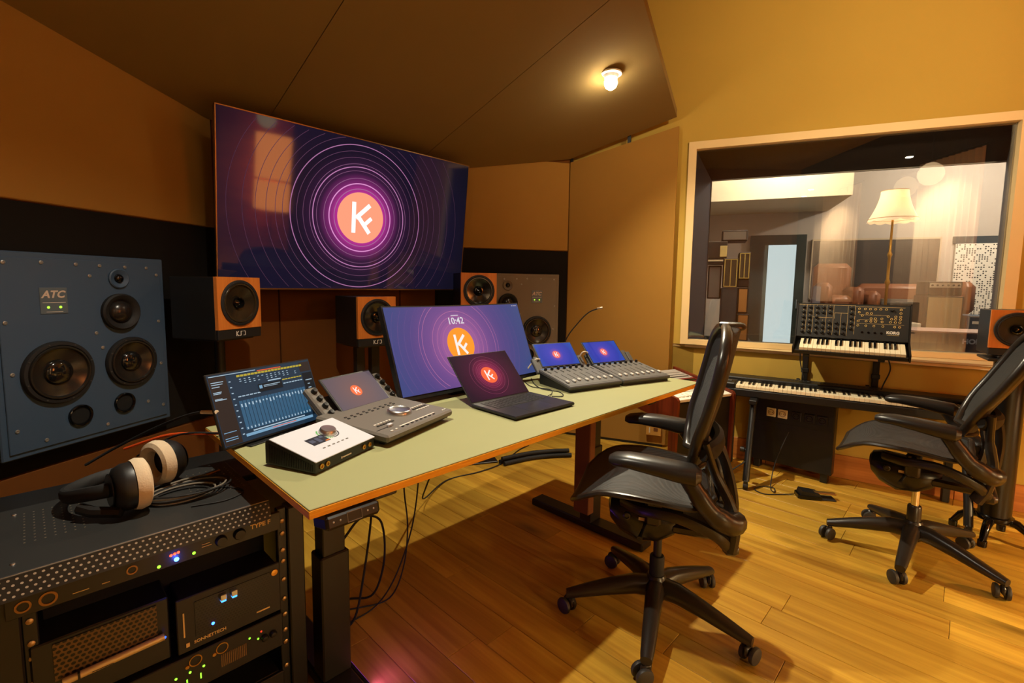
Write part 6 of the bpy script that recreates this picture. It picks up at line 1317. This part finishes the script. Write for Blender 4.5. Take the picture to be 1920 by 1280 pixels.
MB().cbox(0, 1.0, 0.0, 0.40, 0.78, 0.918, 0.006).build('body', mat('dark blue case', rgb(44, 50, 64), 0.4), ho); MB().box(0, 1.0, -0.002, 0.40, 0.916, 0.926).build('lid_edge', mat('pinkish lid', rgb(170, 140, 130), 0.4), ho)
for x in (0.05, 0.92):
    for y in (0.03, 0.34): MB().cbox(x, x+0.03, y, y+0.03, 0, 0.78, 0.003).build('leg', BLKM, ho)
lettering('maker_name', 'HOHNER', 0.046, mat('faded blue print', rgb(170, 186, 204), 0.5), ho, T(0.672, -0.004, 0.862) @ FRONT, bold=0.002)
# recording room lights
for (u, w_, lb, e) in ((0.9, 1.3, 'ceiling spot of the recording room near the door', 70), (2.75, 1.9, 'ceiling spot of the recording room above the perforated panel', 90)):
    t = lthing('ceiling_spotlight', lb, 'spotlight', u, w_, 2.62); MB().lathe([(0.03, 0.0), (0.03, 0.1), (0.0, 0.1)], 16).build('housing', WHITE, t, True); MB().lathe([(0.0, -0.001), (0.02, 0.0), (0.02, 0.004), (0, 0.005)], 14).build('bulb', BULB, t)
    pl3 = bpy.data.lights.new('spot', 'POINT'); pl3.energy = e; pl3.color = (1, 0.86, 0.68); pl3.shadow_soft_size = 0.04; lo = bpy.data.objects.new('lamp_light', pl3); COL.objects.link(lo); lo.parent = t; lo.location = (0, 0, -0.06)

# ------------------------------------------------------------------ back of the control room (seen only in reflections)
PALE = mat('pale curtain', rgb(226, 206, 176), 0.9)
def curtain(label, x0, x1):  # curtains added so their reflections make the pale stripes in the window
    t = thing('curtain', label, 'curtain', (x0, -2.58, 0)); n = 60
    secs = [[(x0*0+(x1-x0)*k/n, 0.02+0.018*sin(k*1.1), 0.02), (x0*0+(x1-x0)*k/n, 0.026+0.018*sin(k*1.1), 0.02), ((x1-x0)*k/n, 0.026+0.018*sin(k*1.1), 2.88), ((x1-x0)*k/n, 0.02+0.018*sin(k*1.1), 2.88)] for k in range(n+1)]
    MB().loft(secs).build('cloth', PALE, t, True); MB().tube([(-0.05, 0.03, 2.9), (x1-x0+0.05, 0.03, 2.9)], 0.012, 10).build('rod', BLKM, t, True)
curtain('added pale floor length curtain on the rear wall, further from the window', -1.6, -0.68); curtain('added pale floor length curtain on the rear wall, nearer the window', 0.40, 1.30)
for i, (x, lb) in enumerate(((-1.14, 'added wall washer lamp over the far rear curtain'), (0.85, 'added wall washer lamp over the near rear curtain'))):
    t = thing('added_washer', lb, 'lamp', (x, -2.05, 2.86)); MB().lathe([(0.05, 0.0), (0.05, 0.088)], 18, cap=True).build('housing', BLKM, t, True); MB().lathe([(0, -0.002), (0.04, -0.001), (0.04, 0.0)], 16).build('bulb', BULB, t)
    sl_ = bpy.data.lights.new('washer', 'SPOT'); sl_.energy = 230; sl_.color = (1, 0.80, 0.56); sl_.spot_size = radians(95); sl_.spot_blend = 0.8; sl_.shadow_soft_size = 0.04  # added light that makes the curtains bright enough to reflect
    lo = bpy.data.objects.new('lamp_light', sl_); COL.objects.link(lo); lo.parent = t; lo.location = (0, 0, -0.02); lo.rotation_euler = Vector((0, -0.55, -1.35)).to_track_quat('-Z', 'Y').to_euler()
dr = struct(MB().box(1.95, 2.97, -2.62, -2.575, 0, 2.6).build('door_2', OAKB))
fl2 = thing('floor_lamp', 'added floor lamp with two stacked orange fabric shades behind the camera', 'lamp', (2.60, -2.28, 0))
MB().lathe([(0.15, 0.0), (0.15, 0.02), (0.03, 0.035), (0.012, 0.05), (0.012, 1.22), (0.0, 1.22)], 24).build('pole', BRASS, fl2, True)
OS = mat('orange lamp shade', rgb(226, 140, 60), 0.9, emit=(1.0, 0.30, 0.06, 1), estr=9.0)  # glowing shades added for the orange reflection in the television
for nm_, z0_, z1_ in (('lower_shade', 1.22, 1.62), ('upper_shade', 1.65, 2.25)): MB().lathe_loop([(0.23, z0_), (0.23, z1_), (0.226, z1_), (0.226, z0_)], 36).build(nm_, OS, fl2, True)
MB().tube([(0.0, 0.0, 1.2), (0.0, 0.0, 2.26)], 0.006, 8).build('inner_rod', BRASS, fl2)
# added low lamps and tables, unseen, lighting the desk edge and lower wall
def fill_lamp(tl, ll, x, y, watts):
    sd = thing('fill_lamp_table', tl, 'table', (x, y, 0)); MB().lathe([(0.0, 0.225), (0.22, 0.225), (0.22, 0.25), (0.0, 0.25)], 32).build('top', BLKM, sd); MB().lathe([(0.15, 0.0), (0.15, 0.015), (0.02, 0.03), (0.02, 0.225)], 24).build('pedestal', BLKM, sd, True)
    rl = thing('fill_table_lamp', ll, 'lamp', (x, y, 0.25))
    MB().lathe([(0.0, 0.0), (0.07, 0.0), (0.07, 0.012), (0.012, 0.02), (0.012, 0.30), (0.0, 0.30)], 24).build('base', BRASS, rl, True)
    MB().lathe([(0.155, 0.315), (0.153, 0.315), (0.06, 0.46), (0.0, 0.465)], 32).build('shade', mat('dark metal shade', rgb(40, 30, 20), 0.5), rl, True)
    MB(T(0, 0, 0.335)).lathe([(0.0, -0.03), (0.02, -0.02), (0.028, 0.0), (0.02, 0.02), (0, 0.03)], 16).build('bulb', MATS['lamp bulb'], rl, True)
    fd = bpy.data.lights.new('fill_lamp_light', 'POINT'); fd.energy = watts; fd.color = (1.0, 0.70, 0.32); fd.shadow_soft_size = 0.03; fo = bpy.data.objects.new('lamp_light', fd); COL.objects.link(fo); fo.parent = rl; fo.location = (0.05, 0.05, 0.33)
fill_lamp('added small round side table behind the camera, far from the window', 'added table lamp with dark metal shade behind the camera, far from the window', 0.95, -1.50, 85)
fill_lamp('added small round side table behind the camera, near the window wall', 'added table lamp with dark metal shade behind the camera, near the window wall', 2.80, -1.45, 85)
